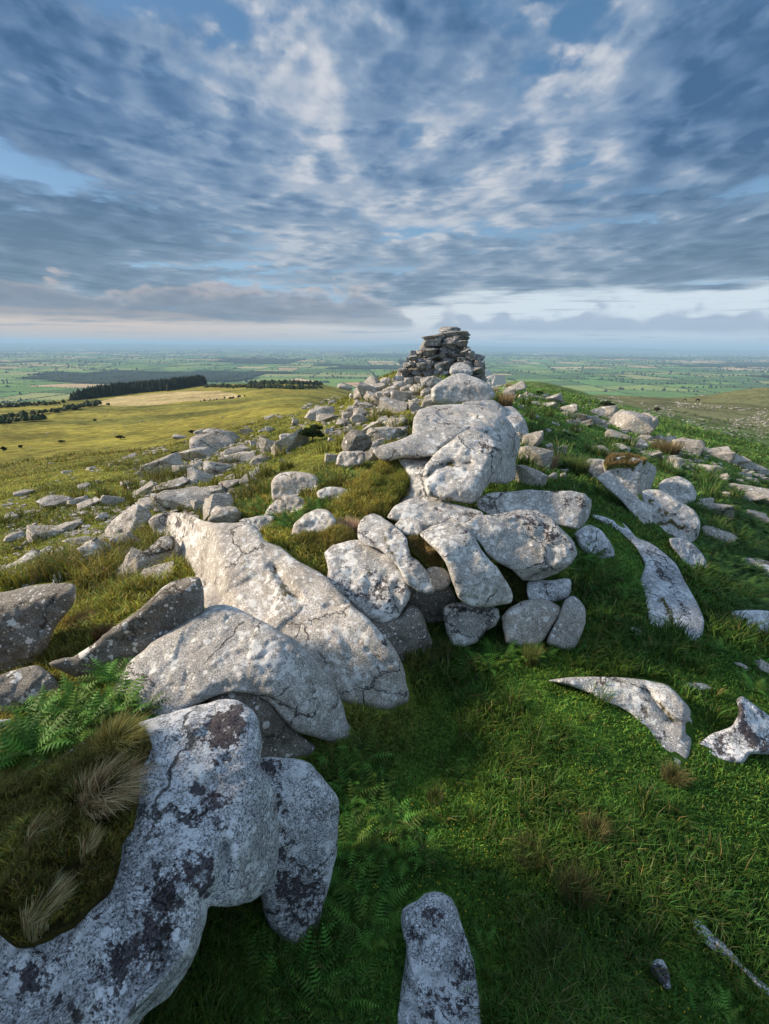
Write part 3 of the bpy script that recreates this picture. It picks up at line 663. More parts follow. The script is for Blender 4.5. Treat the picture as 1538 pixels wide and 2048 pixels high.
solid('granite_slab', [(718,1049),(731,1032),(749,1030),(777,1044),(795,1060),(812,1077),(818,1099),(822,1114),(836,1122),(858,1148),(870,1172),(868,1184),(855,1187),(840,1184),(812,1164),(790,1130),(760,1100),(730,1090),(716,1075)],
      (855,1184,7.0), [((.15,-.86,.5), None), ((0,-.5,.9), (835,1140)), ((-.2,-.2,1), (770,1090))], R=.10, k=.08, thick=.5, s=4.5, amp=.05, mat='granite', dark=[(780,1060,14,.7),(825,1125,10,.8),(852,1160,8,.9)], pale=[(750,1045,24,.6),(850,1170,14,.7),(790,1080,20,.6)], moss=[([(765,1072),(778,1095),(790,1110)],8,1.1)],
      label='narrow pale slab with a tongue-like tip, behind and right of the black-speckled wedge boulder')
solid('granite_stone', [(850,1140),(868,1132),(888,1136),(903,1154),(898,1172),(880,1182),(860,1178)], (880,1180,7.3), [((.1,-.9,.4), None)], R=.16, k=.08, thick=.4, s=4, amp=.03, mat='granite',
      label='small rounded stone tucked between the tongue-tipped slab and the tall leaning boulder')
solid('granite_boulder', [(843,1068),(868,1053),(899,1047),(931,1057),(954,1084),(972,1111),(995,1139),(1013,1167),(1023,1190),(1020,1205),(977,1214),(940,1210),(916,1195),(907,1168),(893,1127),(872,1098),(852,1080)],
      (985,1212,6.95), [((.35,-.93,.12), None), ((.15,-.75,.62), (975,1150)), ((-.15,-.25,1), (905,1085))], R=.18, k=.14, thick=.9, s=4.5, amp=.05, mat='granite', maxd=2.6,
      dark=[(935,1075,16,1),(928,1062,12,1),(1005,1180,8,.7),(990,1205,18,.5),(950,1100,10,.8)], pale=[(870,1065,20,.8),(900,1090,20,.7),(980,1135,14,.8),(920,1110,12,.7)],
      label='tall smooth boulder leaning forward in the centre of the pile, left of the bowl-shaped one')
solid('granite_slab', [(776,1034),(790,1012),(822,998),(854,1001),(895,1003),(931,1014),(963,1025),(968,1034),(940,1052),(905,1058),(870,1075),(845,1068),(822,1050),(786,1040)],
      (830,1062,8.6), [((-.1,-.9,.4), None), ((0,-.2,1), (840,1040))], sharp=0, R=.14, k=.12, thick=.6, s=4, amp=.06, freq=2, mat='granite', maxd=3, dark=[([(870,1020),(950,1030)],9,.9),([(900,1040),(960,1030)],7,.8)], pale=[(820,1015,30,.7),(880,1010,20,.6)],
      label='grooved pale slab lying across the top of the tall leaning boulder')
solid('granite_stone', [(790,1052),(800,1041),(825,1036),(842,1045),(847,1062),(838,1074),(815,1071),(797,1063)], (820,1072,8.1), [((-.2,-.8,.5), None), ((-.3,-.3,1), (815,1050))], R=.10, k=.05, thick=.4, s=3.5, amp=.03, mat='granite', pale=[(810,1055,14,.8)],
      label='small whitish stone wedged under the left end of the grooved slab')
solid('granite_boulder', [(925,1050),(959,1033),(1004,1026),(1041,1021),(1077,1023),(1104,1038),(1124,1062),(1147,1085),(1154,1108),(1142,1128),(1118,1146),(1082,1159),(1045,1159),(1024,1138),(995,1123),(975,1109),(957,1082),(931,1060)],
      (1070,1158,7.6), [((.1,-.8,-.55), None), ((.02,-.86,.48), (1070,1138)), ((.05,-.45,1), (1040,1050))], sharp=0, R=.10, k=.12, thick=1.0, s=4.5, amp=.05, mat='granite', maxd=2.6,
      dark=[(1050,1035,16,1.1),(1065,1045,18,1.1),(1090,1055,14,1.1),(1105,1070,14,1.1),(1100,1085,8,.9),(1128,1080,12,1),(1040,1030,10,1),(1140,1100,8,.9),([(1015,1135),(1060,1148),(1110,1140)],9,.8)], pale=[(950,1050,14,.8),(1115,1110,20,.4),(980,1090,10,.8)], bumps=[((1050,1090),50,-.06)],
      label='heart-shaped boulder with a smooth hollowed face and brown lichen along its upper right rim')
solid('granite_slab', [(952,1000),(977,987),(1027,983),(1095,981),(1141,981),(1168,987),(1183,999),(1181,1012),(1175,1035),(1168,1048),(1154,1060),(1122,1053),(1095,1045),(1050,1040),(1004,1040),(980,1028),(957,1014)],
      (1120,1050,9.4), [((-.05,-.72,.66), None), ((.72,-.70,.12), (1155,1050)), ((0,-.1,1), (1080,987))], R=.06, k=.03, thick=1.0, s=4, amp=.05, mat='granite', sharp=0, dark=[(1140,1000,14,1.1),(1135,1015,12,1.1),(1155,995,10,1),(1165,1010,8,1),([(1030,985),(1120,985)],5,1)], pale=[(1010,1005,30,.7),(1080,1010,30,.5),(1140,1040,10,1)],
      label='flat-topped rectangular slab with a lichened right end, behind the heart-shaped boulder')
solid('granite_stone', [(1058,1163),(1100,1162),(1137,1158),(1140,1180),(1130,1198),(1090,1205),(1060,1200)], (1100,1202,7.5), [((.2,-.9,.3), None), ((0,-.3,1), (1100,1175))], R=.1, k=.06, thick=.6, s=4, amp=.04, mat='granite_cool',
      label='low stone almost hidden beneath the heart-shaped boulder')
solid('granite_boulder', [(890,1213),(905,1205),(935,1203),(975,1210),(996,1217),(1000,1235),(990,1252),(970,1264),(952,1286),(930,1294),(905,1291),(892,1262),(887,1235)], (930,1292,7.0), [((.0,-.98,.2), None), ((0,-.3,1), (930,1220))], sharp=0, R=.14, k=.08, thick=.8, s=4, amp=.04, mat='granite', dark=[([(900,1215),(960,1222)],8,1.1),(985,1225,8,.8)], pale=[(925,1275,12,.7)],
      label='leftmost of the three boulders at the foot of the pile, black streak along its top')
solid('granite_boulder', [(1003,1232),(1020,1215),(1045,1202),(1075,1198),(1100,1202),(1119,1214),(1122,1230),(1107,1250),(1090,1277),(1073,1290),(1040,1292),(1012,1284),(1006,1257)], (1040,1292,6.95), [((.0,-.95,.3), None), ((.05,-.3,1), (1060,1222))], sharp=0, R=.14, k=.1, thick=.8, s=4, amp=.04, mat='granite_warm', dark=[(1040,1212,10,.8)], pale=[(1070,1235,20,.6)],
      label='rounded middle boulder of the three at the foot of the pile')
solid('granite_boulder', [(1094,1280),(1105,1255),(1121,1225),(1130,1202),(1145,1193),(1160,1202),(1169,1220),(1170,1245),(1163,1270),(1150,1292),(1138,1300),(1115,1296),(1097,1289)], (1130,1300,6.95), [((.25,-.95,.2), None), ((.3,-.4,.8), (1145,1215))], R=.14, k=.1, thick=.7, s=4, amp=.04, mat='granite', pale=[(1110,1265,12,.7)],
      label='rightmost of the three boulders at the foot of the pile, leaning left beside the lawn')
solid('lichened_boulder', [(1150,1068),(1165,1055),(1180,1051),(1200,1060),(1215,1078),(1226,1095),(1229,1112),(1205,1118),(1180,1112),(1160,1095)], (1205,1116), [((.1,-.7,.7), None)], R=.2, k=.1, thick=.6, s=4, amp=.05, mat='granite_cool', dark=[([(1160,1070),(1210,1100)],8,.8)], pale=[(1180,1070,16,.8)],
      label='low whitish boulder in the bracken, just right of the heart-shaped boulder')
# up the ridge
solid('granite_boulder', [(797,918),(818,912),(854,912),(878,915),(888,960),(885,1000),(870,1020),(830,1035),(787,1030),(776,1034),(787,1010),(818,985),(820,963),(811,940)],
      (810,1015,10.2), [((-.5,-.75,.4), None), ((-.15,-.55,.8), (835,960)), ((0,-.3,1), (850,930))], sharp=0, R=.2, k=.15, thick=1.4, s=4, amp=.06, mat='granite', maxd=4, pale=[(835,990,20,.6),(845,940,14,.5)],
      label='broad pale base boulder under the block with the mossy crack')
solid('granite_boulder', [(826,872),(828,836),(838,820),(873,810),(928,809),(971,814),(1006,826),(1025,848),(1038,874),(1040,893),(1031,920),(1031,956),(1014,968),(982,965),(940,950),(900,930),(860,910)],
      (1010,965,13.2), [((.75,-.62,.2), None), ((.5,-.5,.65), (1015,880)), ((-.02,-.22,1), (960,860))], sharp=0, R=.35, k=.25, thick=2.2, s=4, amp=.10, freq=.7, mat='granite', maxd=13,
      grooves=[([(880,826),(960,838),(1010,870)], 4, .12), ([(860,845),(940,850)], 4, .06)], dark=[([(850,832),(900,822)],5,.9),([(930,850),(1000,872)],4,.8),(895,850,8,.6)], pale=[(900,840,30,.4)], moss=[(915,842,4,1.1),(935,837,4,1)],
      label='great whaleback slab, the widest smooth granite sheet on the ridge crest')
solid('granite_slab', [(748,901),(764,892),(795,880),(834,865),(873,853),(912,849),(941,853),(933,864),(912,876),(889,890),(865,910),(842,914),(807,916),(779,923),(762,918)],
      (790,922,10.7), [((-.25,-.95,.10), None), ((0,-.35,1), (820,902))], sharp=0, R=.24, k=.1, thick=.6, s=4, amp=.05, mat='granite', maxd=5, pale=[(780,905,24,.5),(850,870,20,.4)], dark=[([(890,855),(935,858)],5,.9)],
      label='tapering slab jutting out to the left of the ridge, over the fern hollow')
solid('granite_boulder', [(848,962),(846,950),(852,930),(873,905),(897,888),(920,870),(936,861),(963,865),(977,873),(992,888),(1005,901),(1004,917),(986,956),(959,991),(943,1005),(912,1004),(881,997),(856,990)],
      (925,1002,9.3), [((.05,-1,.0), None), ((-.12,-.52,.85), (920,982)), ((.80,-.58,.1), (968,935))], sharp=0, R=.22, k=.08, thick=1.4, s=4, amp=.06, mat='granite', maxd=4,
      grooves=[([(850,958),(868,935),(905,925),(942,925)], 5, .13)], moss=[([(856,955),(866,940),(885,932),(940,927)],6,1.3),([(852,975),(870,995),(905,1000)],6,1.1),(850,950,6,1)], dark=[(970,895,10,1),(985,905,9,1),(975,925,6,.8),(965,880,8,.8)], pale=[(920,945,16,.9),(880,965,20,.6),(930,900,20,.4),(960,940,10,.7)],
      label='angular block split by a mossy crack, at the centre of the ridge')
solid('granite_boulder', [(1000,815),(1025,813),(1046,832),(1057,858),(1059,880),(1045,888),(1032,872),(1018,848)], (1050,886), [((.6,-.7,.4), None), ((0,-.3,1), (1035,850))], R=.3, k=.15, thick=1.2, s=3.5, amp=.08, mat='granite', maxd=8,
      label='long rough boulder along the right flank of the whaleback slab')
solid('granite_boulder', [(862,795),(863,778),(884,761),(908,750),(932,748),(959,758),(978,770),(991,788),(984,800),(951,808),(920,806),(889,812),(869,805)],
      (905,810,22), [((.0,-.97,.25), None), ((0,-.4,1), (920,770))], R=.4, k=.2, thick=1.6, s=3, amp=.08, mat='granite', maxd=4, pale=[(900,785,14,.6)],
      label='smooth loaf-shaped boulder perched like a cap on the ridge, below the stacked summit rocks')
solid('granite_slab', [(925,806),(950,803),(985,799),(1005,812),(1012,830),(985,836),(950,830),(925,822)], (970,832,20.5), [((.1,-.6,.8), None)], R=.3, k=.1, thick=1, s=3, amp=.06, mat='granite', label='slab supporting the right end of the loaf-shaped boulder')
solid('granite_stone', [(898,745),(903,732),(922,726),(940,732),(946,748),(935,758),(908,756)], (920,757,25), [((0,-.9,.4), None), ((0,-.3,1), (920,740))], R=.2, k=.1, thick=.8, s=2.5, amp=.08, freq=2, mat='granite', label='knobbly stones fused in a twist directly above the loaf-shaped boulder')
solid('granite_boulder', [(682,889),(688,872),(702,859),(722,861),(738,872),(745,886),(738,900),(715,908),(695,906),(684,898)], (710,908,14.6), [((.3,-.9,-.1), None), ((-.6,-.7,.4), (705,885)), ((0,-.4,1), (715,875))], R=.2, k=.04, thick=1.2, s=3, amp=.05, mat='granite_dark', jag=.6, sharp=0,
      label='angular brown boulder with a dark facet, balanced on a paler stone left of the ridge')
solid('granite_stone', [(672,928),(680,905),(700,902),(726,904),(730,920),(717,932),(690,935)], (700,934,14.3), [((-.2,-.9,.35), None)], R=.2, k=.05, thick=1.0, s=3, amp=.05, mat='granite_warm', jag=.6, label='pale stone underneath the balanced brown boulder')
# right of the ridge
solid('granite_slab', [(1207,924),(1230,916),(1252,912),(1289,921),(1311,934),(1312,946),(1301,976),(1276,997),(1258,984),(1235,964),(1210,945)], (1275,996), [((-.15,-.86,.45), None), ((.70,-.70,.1), (1275,960)), ((-.1,-.35,1), (1260,936))], R=.08, k=.03, thick=1.4, s=3, amp=.05, mat='granite', jag=.6, sharp=0, maxd=3.5, pale=[(1245,955,10,.5)],
      moss=[(1250,922,24,1.4),(1220,930,14,1)], label='big tilted block with dry turf on its flat top, right of the ridge')
solid('granite_slab', [(1165,928),(1180,917),(1207,920),(1220,932),(1209,948),(1192,958),(1173,941)], (1192,956), [((-.2,-.85,.5), None)], R=.15, k=.05, thick=1, s=3, amp=.05, mat='granite', jag=.6, label='brownish slab joining the left side of the block with dry turf on top')
solid('granite_slab', [(1195,955),(1219,943),(1242,966),(1277,998),(1301,1014),(1304,1043),(1289,1050),(1268,1032),(1250,1010),(1232,992),(1217,980),(1203,965)], (1288,1049), [((-.1,-.7,.6), None), ((.3,-.5,.8), (1260,1005))], R=.12, k=.05, thick=.8, s=3, amp=.05, mat='granite', jag=.6, label='long slanting slab running down to the grass beneath the block with dry turf on top')
solid('granite_boulder', [(1318,972),(1330,958),(1360,953),(1381,964),(1392,985),(1389,1001),(1370,1009),(1340,1003),(1322,988)], (1375,1007), [((.1,-.75,.6), None), ((0,-.3,1), (1360,970))], R=.25, k=.1, thick=1.2, s=3, amp=.06, mat='granite', moss=[(1335,975,8,1)], label='rounded grey boulder on top of the right-hand outcrop')
solid('granite_outcrop', [(1285,985),(1320,982),(1360,1003),(1387,1020),(1400,1048),(1392,1080),(1375,1087),(1340,1070),(1310,1052),(1292,1025)], (1380,1085), [((.45,-.85,.2), None), ((-.1,-.5,1), (1385,1062))], R=.15, k=.06, thick=1.4, s=3, amp=.10, freq=1.5, mat='granite', maxd=5, moss=[([(1310,1020),(1350,1032)],8,1.3),([(1320,1045),(1365,1050)],7,1.3),(1305,1000,12,1.2)],
      label='stepped outcrop with yellow-green moss patches, right of the grassy path')
solid('granite_slab', [(1340,1078),(1365,1078),(1390,1090),(1408,1110),(1413,1135),(1395,1142),(1365,1120),(1345,1097)], (1400,1140), [((.1,-.65,.7), None)], R=.12, k=.05, thick=.6, s=3, amp=.06, mat='granite_cool', label='small slab half sunk in bracken below the stepped outcrop')
solid('granite_slab', [(1183,1031),(1215,1036),(1250,1050),(1272,1075),(1300,1086),(1330,1108),(1352,1130),(1367,1160),(1387,1195),(1407,1240),(1402,1272),(1380,1282),(1358,1254),(1325,1256),(1300,1247),(1291,1200),(1281,1160),(1290,1130),(1272,1095),(1238,1062),(1205,1046)],
      (1350,1258), [((.05,-.12,1), None)], jag=.35, facet=.5, R=.10, k=.05, thick=.5, s=4, amp=.06, freq=1.4, mat='granite_cool', bumps=[((1330,1180),60,.06)], moss=[([(1325,1200),(1345,1240)],9,1.3),([(1290,1090),(1310,1130)],5,.8)], dark=[([(1300,1110),(1360,1200),(1390,1260)],7,.8),([(1310,1180),(1340,1230)],6,.6)], maxd=9,
      label='long flat rock sheet flush with the grass, sloping down right of the grassy path')
solid('granite_boulder', [(1099,1362),(1132,1356),(1190,1354),(1253,1356),(1298,1362),(1335,1372),(1362,1398),(1381,1424),(1383,1474),(1375,1512),(1354,1532),(1338,1509),(1313,1484),(1284,1455),(1263,1428),(1238,1414),(1205,1401),(1174,1384),(1141,1372)],
      (1356,1530), [((.8,-.6,.25), None), ((-.12,-.62,.80), (1366,1490)), ((0,-.15,1), (1280,1378))], jag=.35, facet=.5, R=.10, k=.09, thick=.7, s=4.5, amp=.05, mat='granite', maxd=2.6, grooves=[([(1290,1380),(1318,1415),(1345,1440),(1375,1450)], 6, .10)], moss=[([(1300,1395),(1330,1425),(1350,1440)],8,1.2)],
      dark=[(1200,1362,12,.9),(1320,1475,16,1.1),(1342,1510,12,1),([(1250,1362),(1340,1380)],8,.8),(1130,1365,10,.8),(1285,1380,8,.8)], pale=[(1180,1372,20,.6),(1270,1410,24,.9),(1300,1440,14,.7),(1230,1375,16,.7)],
      label='crescent-shaped boulder with a deep crack, half sunk in the lawn on the right')
solid('lichened_boulder', [(1399,1486),(1423,1468),(1450,1458),(1466,1450),(1478,1424),(1473,1402),(1485,1394),(1514,1414),(1560,1450),(1590,1500),(1538,1508),(1501,1508),(1485,1527),(1439,1517),(1410,1500)], (1470,1525), [((-.1,-.6,.8), None), ((.3,-.5,.8), (1490,1450))], jag=.35, facet=.5, R=.12, k=.06, thick=.6, s=4.5, amp=.06, mat='granite_cool', dark=[([(1478,1410),(1480,1440),(1500,1470),(1530,1490)],12,1.2),(1440,1500,10,.6)], pale=[(1440,1490,20,.8),(1500,1430,16,.6)],
      label='black-and-white lichened boulder cut by the right edge, beside the crescent-shaped one')
solid('granite_stone', [(1367,1367),(1385,1364),(1410,1369),(1424,1377),(1400,1380),(1378,1375)], (1400,1379), [((0,-.3,1), None)], R=.04, k=.05, thick=.2, s=3, amp=.02, mat='granite', label='thin sliver of stone in the grass above and right of the crescent-shaped boulder')
solid('lichened_slab', [(807,1818),(835,1800),(850,1788),(880,1785),(905,1799),(916,1830),(926,1860),(942,1900),(952,1950),(956,2100),(800,2100),(806,1960),(812,1900),(804,1850)], (875,2040), [((.15,-.35,1), None)], R=.10, k=.08, thick=.6, s=6, amp=.05, freq=2, mat='granite_cool', dark=[(870,1830,24,.9),(930,1940,30,.8),(830,1870,16,.8),(890,2000,30,.6),(920,1880,16,.8),(850,2030,24,.7)], pale=[(860,1890,24,.7),(840,1960,30,.7),(890,1800,10,.8)],
      label='long bluish lichened slab poking out of the grass at the bottom centre edge')
solid('lichened_slab', [(1380,1845),(1394,1838),(1423,1866),(1452,1892),(1482,1925),(1522,1962),(1570,2000),(1565,2012),(1518,1978),(1493,1950),(1460,1921),(1418,1896),(1394,1871)], (1460,1915), [((-.35,-.5,.8), None)], R=.04, k=.04, thick=.3, s=4.5, amp=.03, mat='granite_cool', pale=[(1400,1860,20,1),(1530,1980,12,1),(1440,1890,12,.6)], jag=.6,
      label='thin white blade of rock running off the right edge in the dark grass')
solid('lichened_stone', [(1300,1932),(1312,1920),(1325,1922),(1335,1945),(1343,1975),(1330,1978),(1312,1958)], (1330,1976), [((-.2,-.6,.8), None)], R=.05, k=.04, thick=.25, s=4, amp=.03, mat='granite_cool', dark=[(1320,1950,20,1)], label='small dark stone half buried in the shaded grass at the bottom right')
solid('granite_stone', [(1254,1257),(1270,1255),(1284,1262),(1280,1269),(1264,1266)], (1270,1268), [((0,-.3,1), None)], R=.04, k=.05, thick=.2, s=3, amp=.02, mat='granite', label='tiny flat stone in the grass left of the long flat rock sheet')
solid('granite_boulder', [(1462,1226),(1500,1221),(1560,1228),(1565,1262),(1515,1268),(1490,1252)], (1520,1266), [((-.1,-.6,.8), None)], R=.12, k=.06, thick=.5, s=4, amp=.05, mat='granite_cool', pale=[(1510,1235,20,.8)], label='low pale boulder at the right edge amid the bracken, below the long flat rock sheet')
# left of the ridge, middle distance
solid('granite_boulder', [(542,962),(560,947),(600,944),(624,949),(636,962),(634,980),(610,987),(560,1002),(545,997)], (570,1000), [((-.1,-.95,.25), None), ((-.2,-.3,1), (590,955))], R=.15, k=.08, thick=1.2, s=3.5, amp=.05, mat='granite_warm', label='squat pale boulder left of the turf bank, bracken growing at its right end')
solid('granite_boulder', [(530,1032),(540,1012),(560,997),(590,990),(609,998),(606,1020),(585,1030),(560,1035)], (560,1033), [((-.1,-.85,.45), None)], R=.2, k=.1, thick=.9, s=3.5, amp=.05, mat='granite_warm', label='rounded boulder with a mossy crack just below the squat pale one', moss=[(560,1000,8,1)])
solid('granite_stone', [(635,985),(650,976),(680,974),(698,980),(697,992),(680,1000),(645,1000)], (670,999), [((0,-.8,.5), None)], R=.15, k=.1, thick=.6, s=3, amp=.04, mat='granite_warm', label='flat whitish stone between the ferns and the turf bank')
solid('granite_slab', [(697,982),(710,965),(735,945),(745,940),(741,955),(715,976),(702,987)], (705,986), [((-.6,-.5,.6), None)], R=.1, k=.08, thick=.4, s=3, amp=.03, mat='granite_warm', label='narrow slab edge sticking out along the left side of the turf bank')
solid('granite_boulder', [(583,1078),(590,1048),(610,1028),(635,1020),(657,1024),(672,1042),(660,1065),(620,1085),(590,1090)], (610,1088), [((-.1,-.85,.5), None), ((-.1,-.3,1), (630,1035))], R=.2, k=.1, thick=.8, s=3.5, amp=.05, mat='granite_warm', pale=[(630,1040,20,.8)], label='whitish domed boulder half buried in turf, left of the pink grass tuft')
solid('granite_stone', [(476,1042),(490,1035),(520,1032),(547,1034),(541,1055),(515,1063),(498,1052)], (515,1062), [((-.1,-.7,.6), None)], R=.12, k=.05, thick=.6, s=3, amp=.04, mat='granite', label='low angular stone right behind the upper end of the longest boulder')
solid('granite_boulder', [(210,1064),(225,1040),(250,1022),(275,1010),(300,1024),(303,1042),(280,1062),(250,1072),(228,1084)], (235,1083), [((-.5,-.75,.4), None), ((.5,-.8,.1), (270,1035))], R=.15, k=.05, thick=1.3, s=3.5, amp=.06, mat='granite_warm', jag=.8, label='large angular boulder at the left of the scree, with one light and one shaded face')
# ------------------------------------------------------------------ plants
def surf_pt(res, px, py, lift=0.0):
    o, Vf, tri, U = res; i = int(np.argmin((U[:, 0] - px) ** 2 + (U[:, 1] - py) ** 2)); p = Vf[i]; return p * (1 - lift / np.linalg.norm(p))
def sample_tris(Vf, tri, n, up=0.0):
    a, b, c = Vf[tri[:, 0]], Vf[tri[:, 1]], Vf[tri[:, 2]]; N = np.cross(b - a, c - a); A_ = np.linalg.norm(N, axis=1) + 1e-12
    w = A_ * (N[:, 2] / A_ > up); w = w / w.sum(); k = RNG.choice(len(tri), n, p=w)
    u, v = RNG.random(n), RNG.random(n); f = u + v > 1; u[f], v[f] = 1 - u[f], 1 - v[f]
    return a[k] + (b - a)[k] * u[:, None] + (c - a)[k] * v[:, None]
def blades(P, h, w, bend, col, az=None, wind=(0, 0), tip=1.5):
    """curved grass blades: V, tris, colours"""
    n = len(P); h = np.broadcast_to(h, n); w = np.broadcast_to(w, n); bend = np.broadcast_to(bend, n)
    az = RNG.random(n) * 2 * np.pi if az is None else az
    d = np.stack([np.cos(az) * bend + wind[0], np.sin(az) * bend + wind[1], np.zeros(n)], 1)
    fa = RNG.random(n) * 2 * np.pi; s = np.stack([np.cos(fa), np.sin(fa), np.zeros(n)], 1) * (w / 2)[:, None]
    up = np.array([0, 0, 1.0])
    m_ = P + up * (h * .55)[:, None] + d * (h * .22)[:, None]
    dl = np.linalg.norm(d, axis=1)
    t_ = P + up * (h * np.clip(1 - .35 * dl, .25, 1))[:, None] + d * (h * .85)[:, None]
    V = np.stack([P - s, P + s, m_ - s * .75, m_ + s * .75, t_], 1).reshape(-1, 3)
    b = np.arange(n)[:, None] * 5
    Tt = np.concatenate([b + [0, 1, 3], b + [0, 3, 2], b + [2, 3, 4]], 1).reshape(-1, 3)
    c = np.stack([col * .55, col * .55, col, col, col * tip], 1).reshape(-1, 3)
    return V, Tt, c
class Soup:
    def __init__(s): s.V = []; s.T = []; s.c = []; s.n = 0
    def add(s, V, Tt, c): s.V.append(V); s.T.append(Tt + s.n); s.c.append(c); s.n += len(V)
    def mesh(s, name, mat, smooth=False):
        return mesh_np(name, np.vstack(s.V), np.vstack(s.T), 3, mat, smooth, np.vstack(s.c))
def clear(x, y):
    keep = np.ones(len(x), bool); Pp = np.stack([x, y], 1)
    for g in GROUNDED:
        c_ = g.mean(0); q = c_ + (g - c_) * 1.03; m_ = (x > q[:, 0].min()) & (x < q[:, 0].max()) & (y > q[:, 1].min()) & (y < q[:, 1].max())
        i = np.where(m_)[0]
        if len(i): keep[i[inside_poly(Pp[i], q)]] = False
    return keep
def polar_pts(n, r0_, r1, a0=-56, a1=56):
    r = np.exp(RNG.uniform(math.log(r0_), math.log(r1), n)); a = np.radians(RNG.uniform(a0, a1, n))
    x, y = r * np.sin(a), r * np.cos(a); k = clear(x, y); return x[k], y[k], r[k]
def vary(c, amt=.35, hue=.18):
    n = len(c); k = np.exp(RNG.normal(0, amt, n))[:, None]; g = RNG.normal(0, hue, (n, 1))
    return np.clip(c * k * np.concatenate([1 + g, 1 + 0 * g, 1 - g * .5], 1), 0.002, 0.6)
DRY = np.array([0.30, 0.215, 0.095]); OLIVE = np.array([0.105, 0.095, 0.022])
def build_grass():
    sp = Soup()
    # close turf
    x, y, r = polar_pts(300000, 1.6, 16); z = ground_z(x, y); c, _, _ = ground_colors(x, y)
    rough = fbm(x * .45 + 8, y * .45, oct=3) + 0.25 * sstep(4.6, 3.2, y) + .1 * (x > 4) 
    lft = sstep(0, -1.5, x - .13 * y) * (1 - sstep(5.6, 4.2, y) * sstep(-3.6, -2.2, x))
    h = (0.045 + 0.03 * r / 8) * (0.6 + .8 * RNG.random(len(x))) * (1 + 2.2 * sstep(0.12, .5, rough)) * (1 + 1.3 * lft)
    dry = (RNG.random(len(x)) < 0.03 + 0.09 * sstep(.15, .6, rough) + .22 * lft)
    pt = fbm(x * 1.1 + 30, y * 1.1, oct=3); c = c * (1.35 + .7 * pt)[:, None]; c = c * (1 + np.outer(sstep(.1, .4, fbm(x * .6 + 60, y * .6, oct=3)), [.30, .1, .0])); c[dry] = c[dry] * .3 + DRY * .5
    c = c * (1 - .35 * sstep(.1, .5, rough) * (1 - dry))[:, None]
    sp.add(*blades(np.stack([x, y, z - .01], 1), h, 0.006 + 0.0016 * r, .35 + .5 * RNG.random(len(x)), vary(c)))
    # middle distance: coarser tufts
    x, y, r = polar_pts(150000, 14, 75); z = ground_z(x, y); c, hh, _ = ground_colors(x, y)
    rough = fbm(x * .25 + 8, y * .25, oct=4)
    h = (0.05 + 0.0022 * r) * (0.5 + RNG.random(len(x))) * (1 + 1.3 * sstep(0.0, .4, rough))
    dry = RNG.random(len(x)) < 0.10 + .15 * sstep(0, .4, -rough); c[dry] = c[dry] * .4 + DRY * .45
    dk = sstep(0.02, .3, rough)[:, None]; c = c * (1 - .4 * dk) * 1.7
    sp.add(*blades(np.stack([x, y, z - .02], 1), h, 0.012 + 0.0014 * r, .4 + .5 * RNG.random(len(x)), vary(c)))
    # long-bladed clumps
    x, y, r = polar_pts(2600, 2.2, 30); rough = fbm(x * .45 + 8, y * .45, oct=3) + .1 * (x > 3) + .15 * (y < 4); k = rough > .02; x, y, r = x[k][:900], y[k][:900], r[k][:900]
    n = len(x); m_ = 46; sz = (.10 + .016 * r) * RNG.uniform(.6, 1.4, n); a = RNG.random((n, m_)) * 6.28; q = np.sqrt(RNG.random((n, m_))) * sz[:, None] * .5
    X = (x[:, None] + q * np.cos(a)).ravel(); Y = (y[:, None] + q * np.sin(a)).ravel(); Z = np.repeat(ground_z(x, y), m_) - .02; c, _, _ = ground_colors(x, y); c = np.repeat(c, m_, 0) * .9
    dr = RNG.random(len(X)) < np.repeat(RNG.uniform(0, .28, n), m_); c[dr] = c[dr] * .3 + DRY * .55
    sp.add(*blades(np.stack([X, Y, Z], 1), np.repeat(sz, m_) * RNG.uniform(.7, 1.8, len(X)), .0045 + .0012 * np.repeat(r, m_), .3 + .6 * RNG.random(len(X)), vary(c, .25), az=a.ravel() + RNG.normal(0, .6, len(X)), wind=(.1, 0)))
    o = link('grass', sp.mesh('grass', M['blade'])); tag(o, 'short green and straw-tinged grass covering the hilltop between the rocks', 'grass', kind='stuff')
    # small yellow flowers in the lawn
    sp = Soup(); x, y, r = polar_pts(900, 3.0, 8.5, -5, 50); k = fbm(x * .8, y * .8, oct=2) > .05; x, y, r = x[k], y[k], r[k]; z = ground_z(x, y)
    n = len(x); P = np.stack([x, y, z + .05 + .03 * RNG.random(n)], 1); s = 0.0055
    V = (P[:, None] + np.array([[-s, -s, 0], [s, -s, 0], [s, s, .003], [-s, s, .003]])[None]).reshape(-1, 3)
    b = np.arange(n)[:, None] * 4; Tt = np.concatenate([b + [0, 1, 2], b + [0, 2, 3]], 1).reshape(-1, 3)
    sp.add(V, Tt, np.tile([0.55, 0.42, 0.03], (n * 4, 1)))
    o = link('lawn_flowers', sp.mesh('lawn_flowers', M['blade'])); tag(o, 'tiny yellow flowers sprinkled through the dark green lawn', 'flowers', kind='stuff')
build_grass()

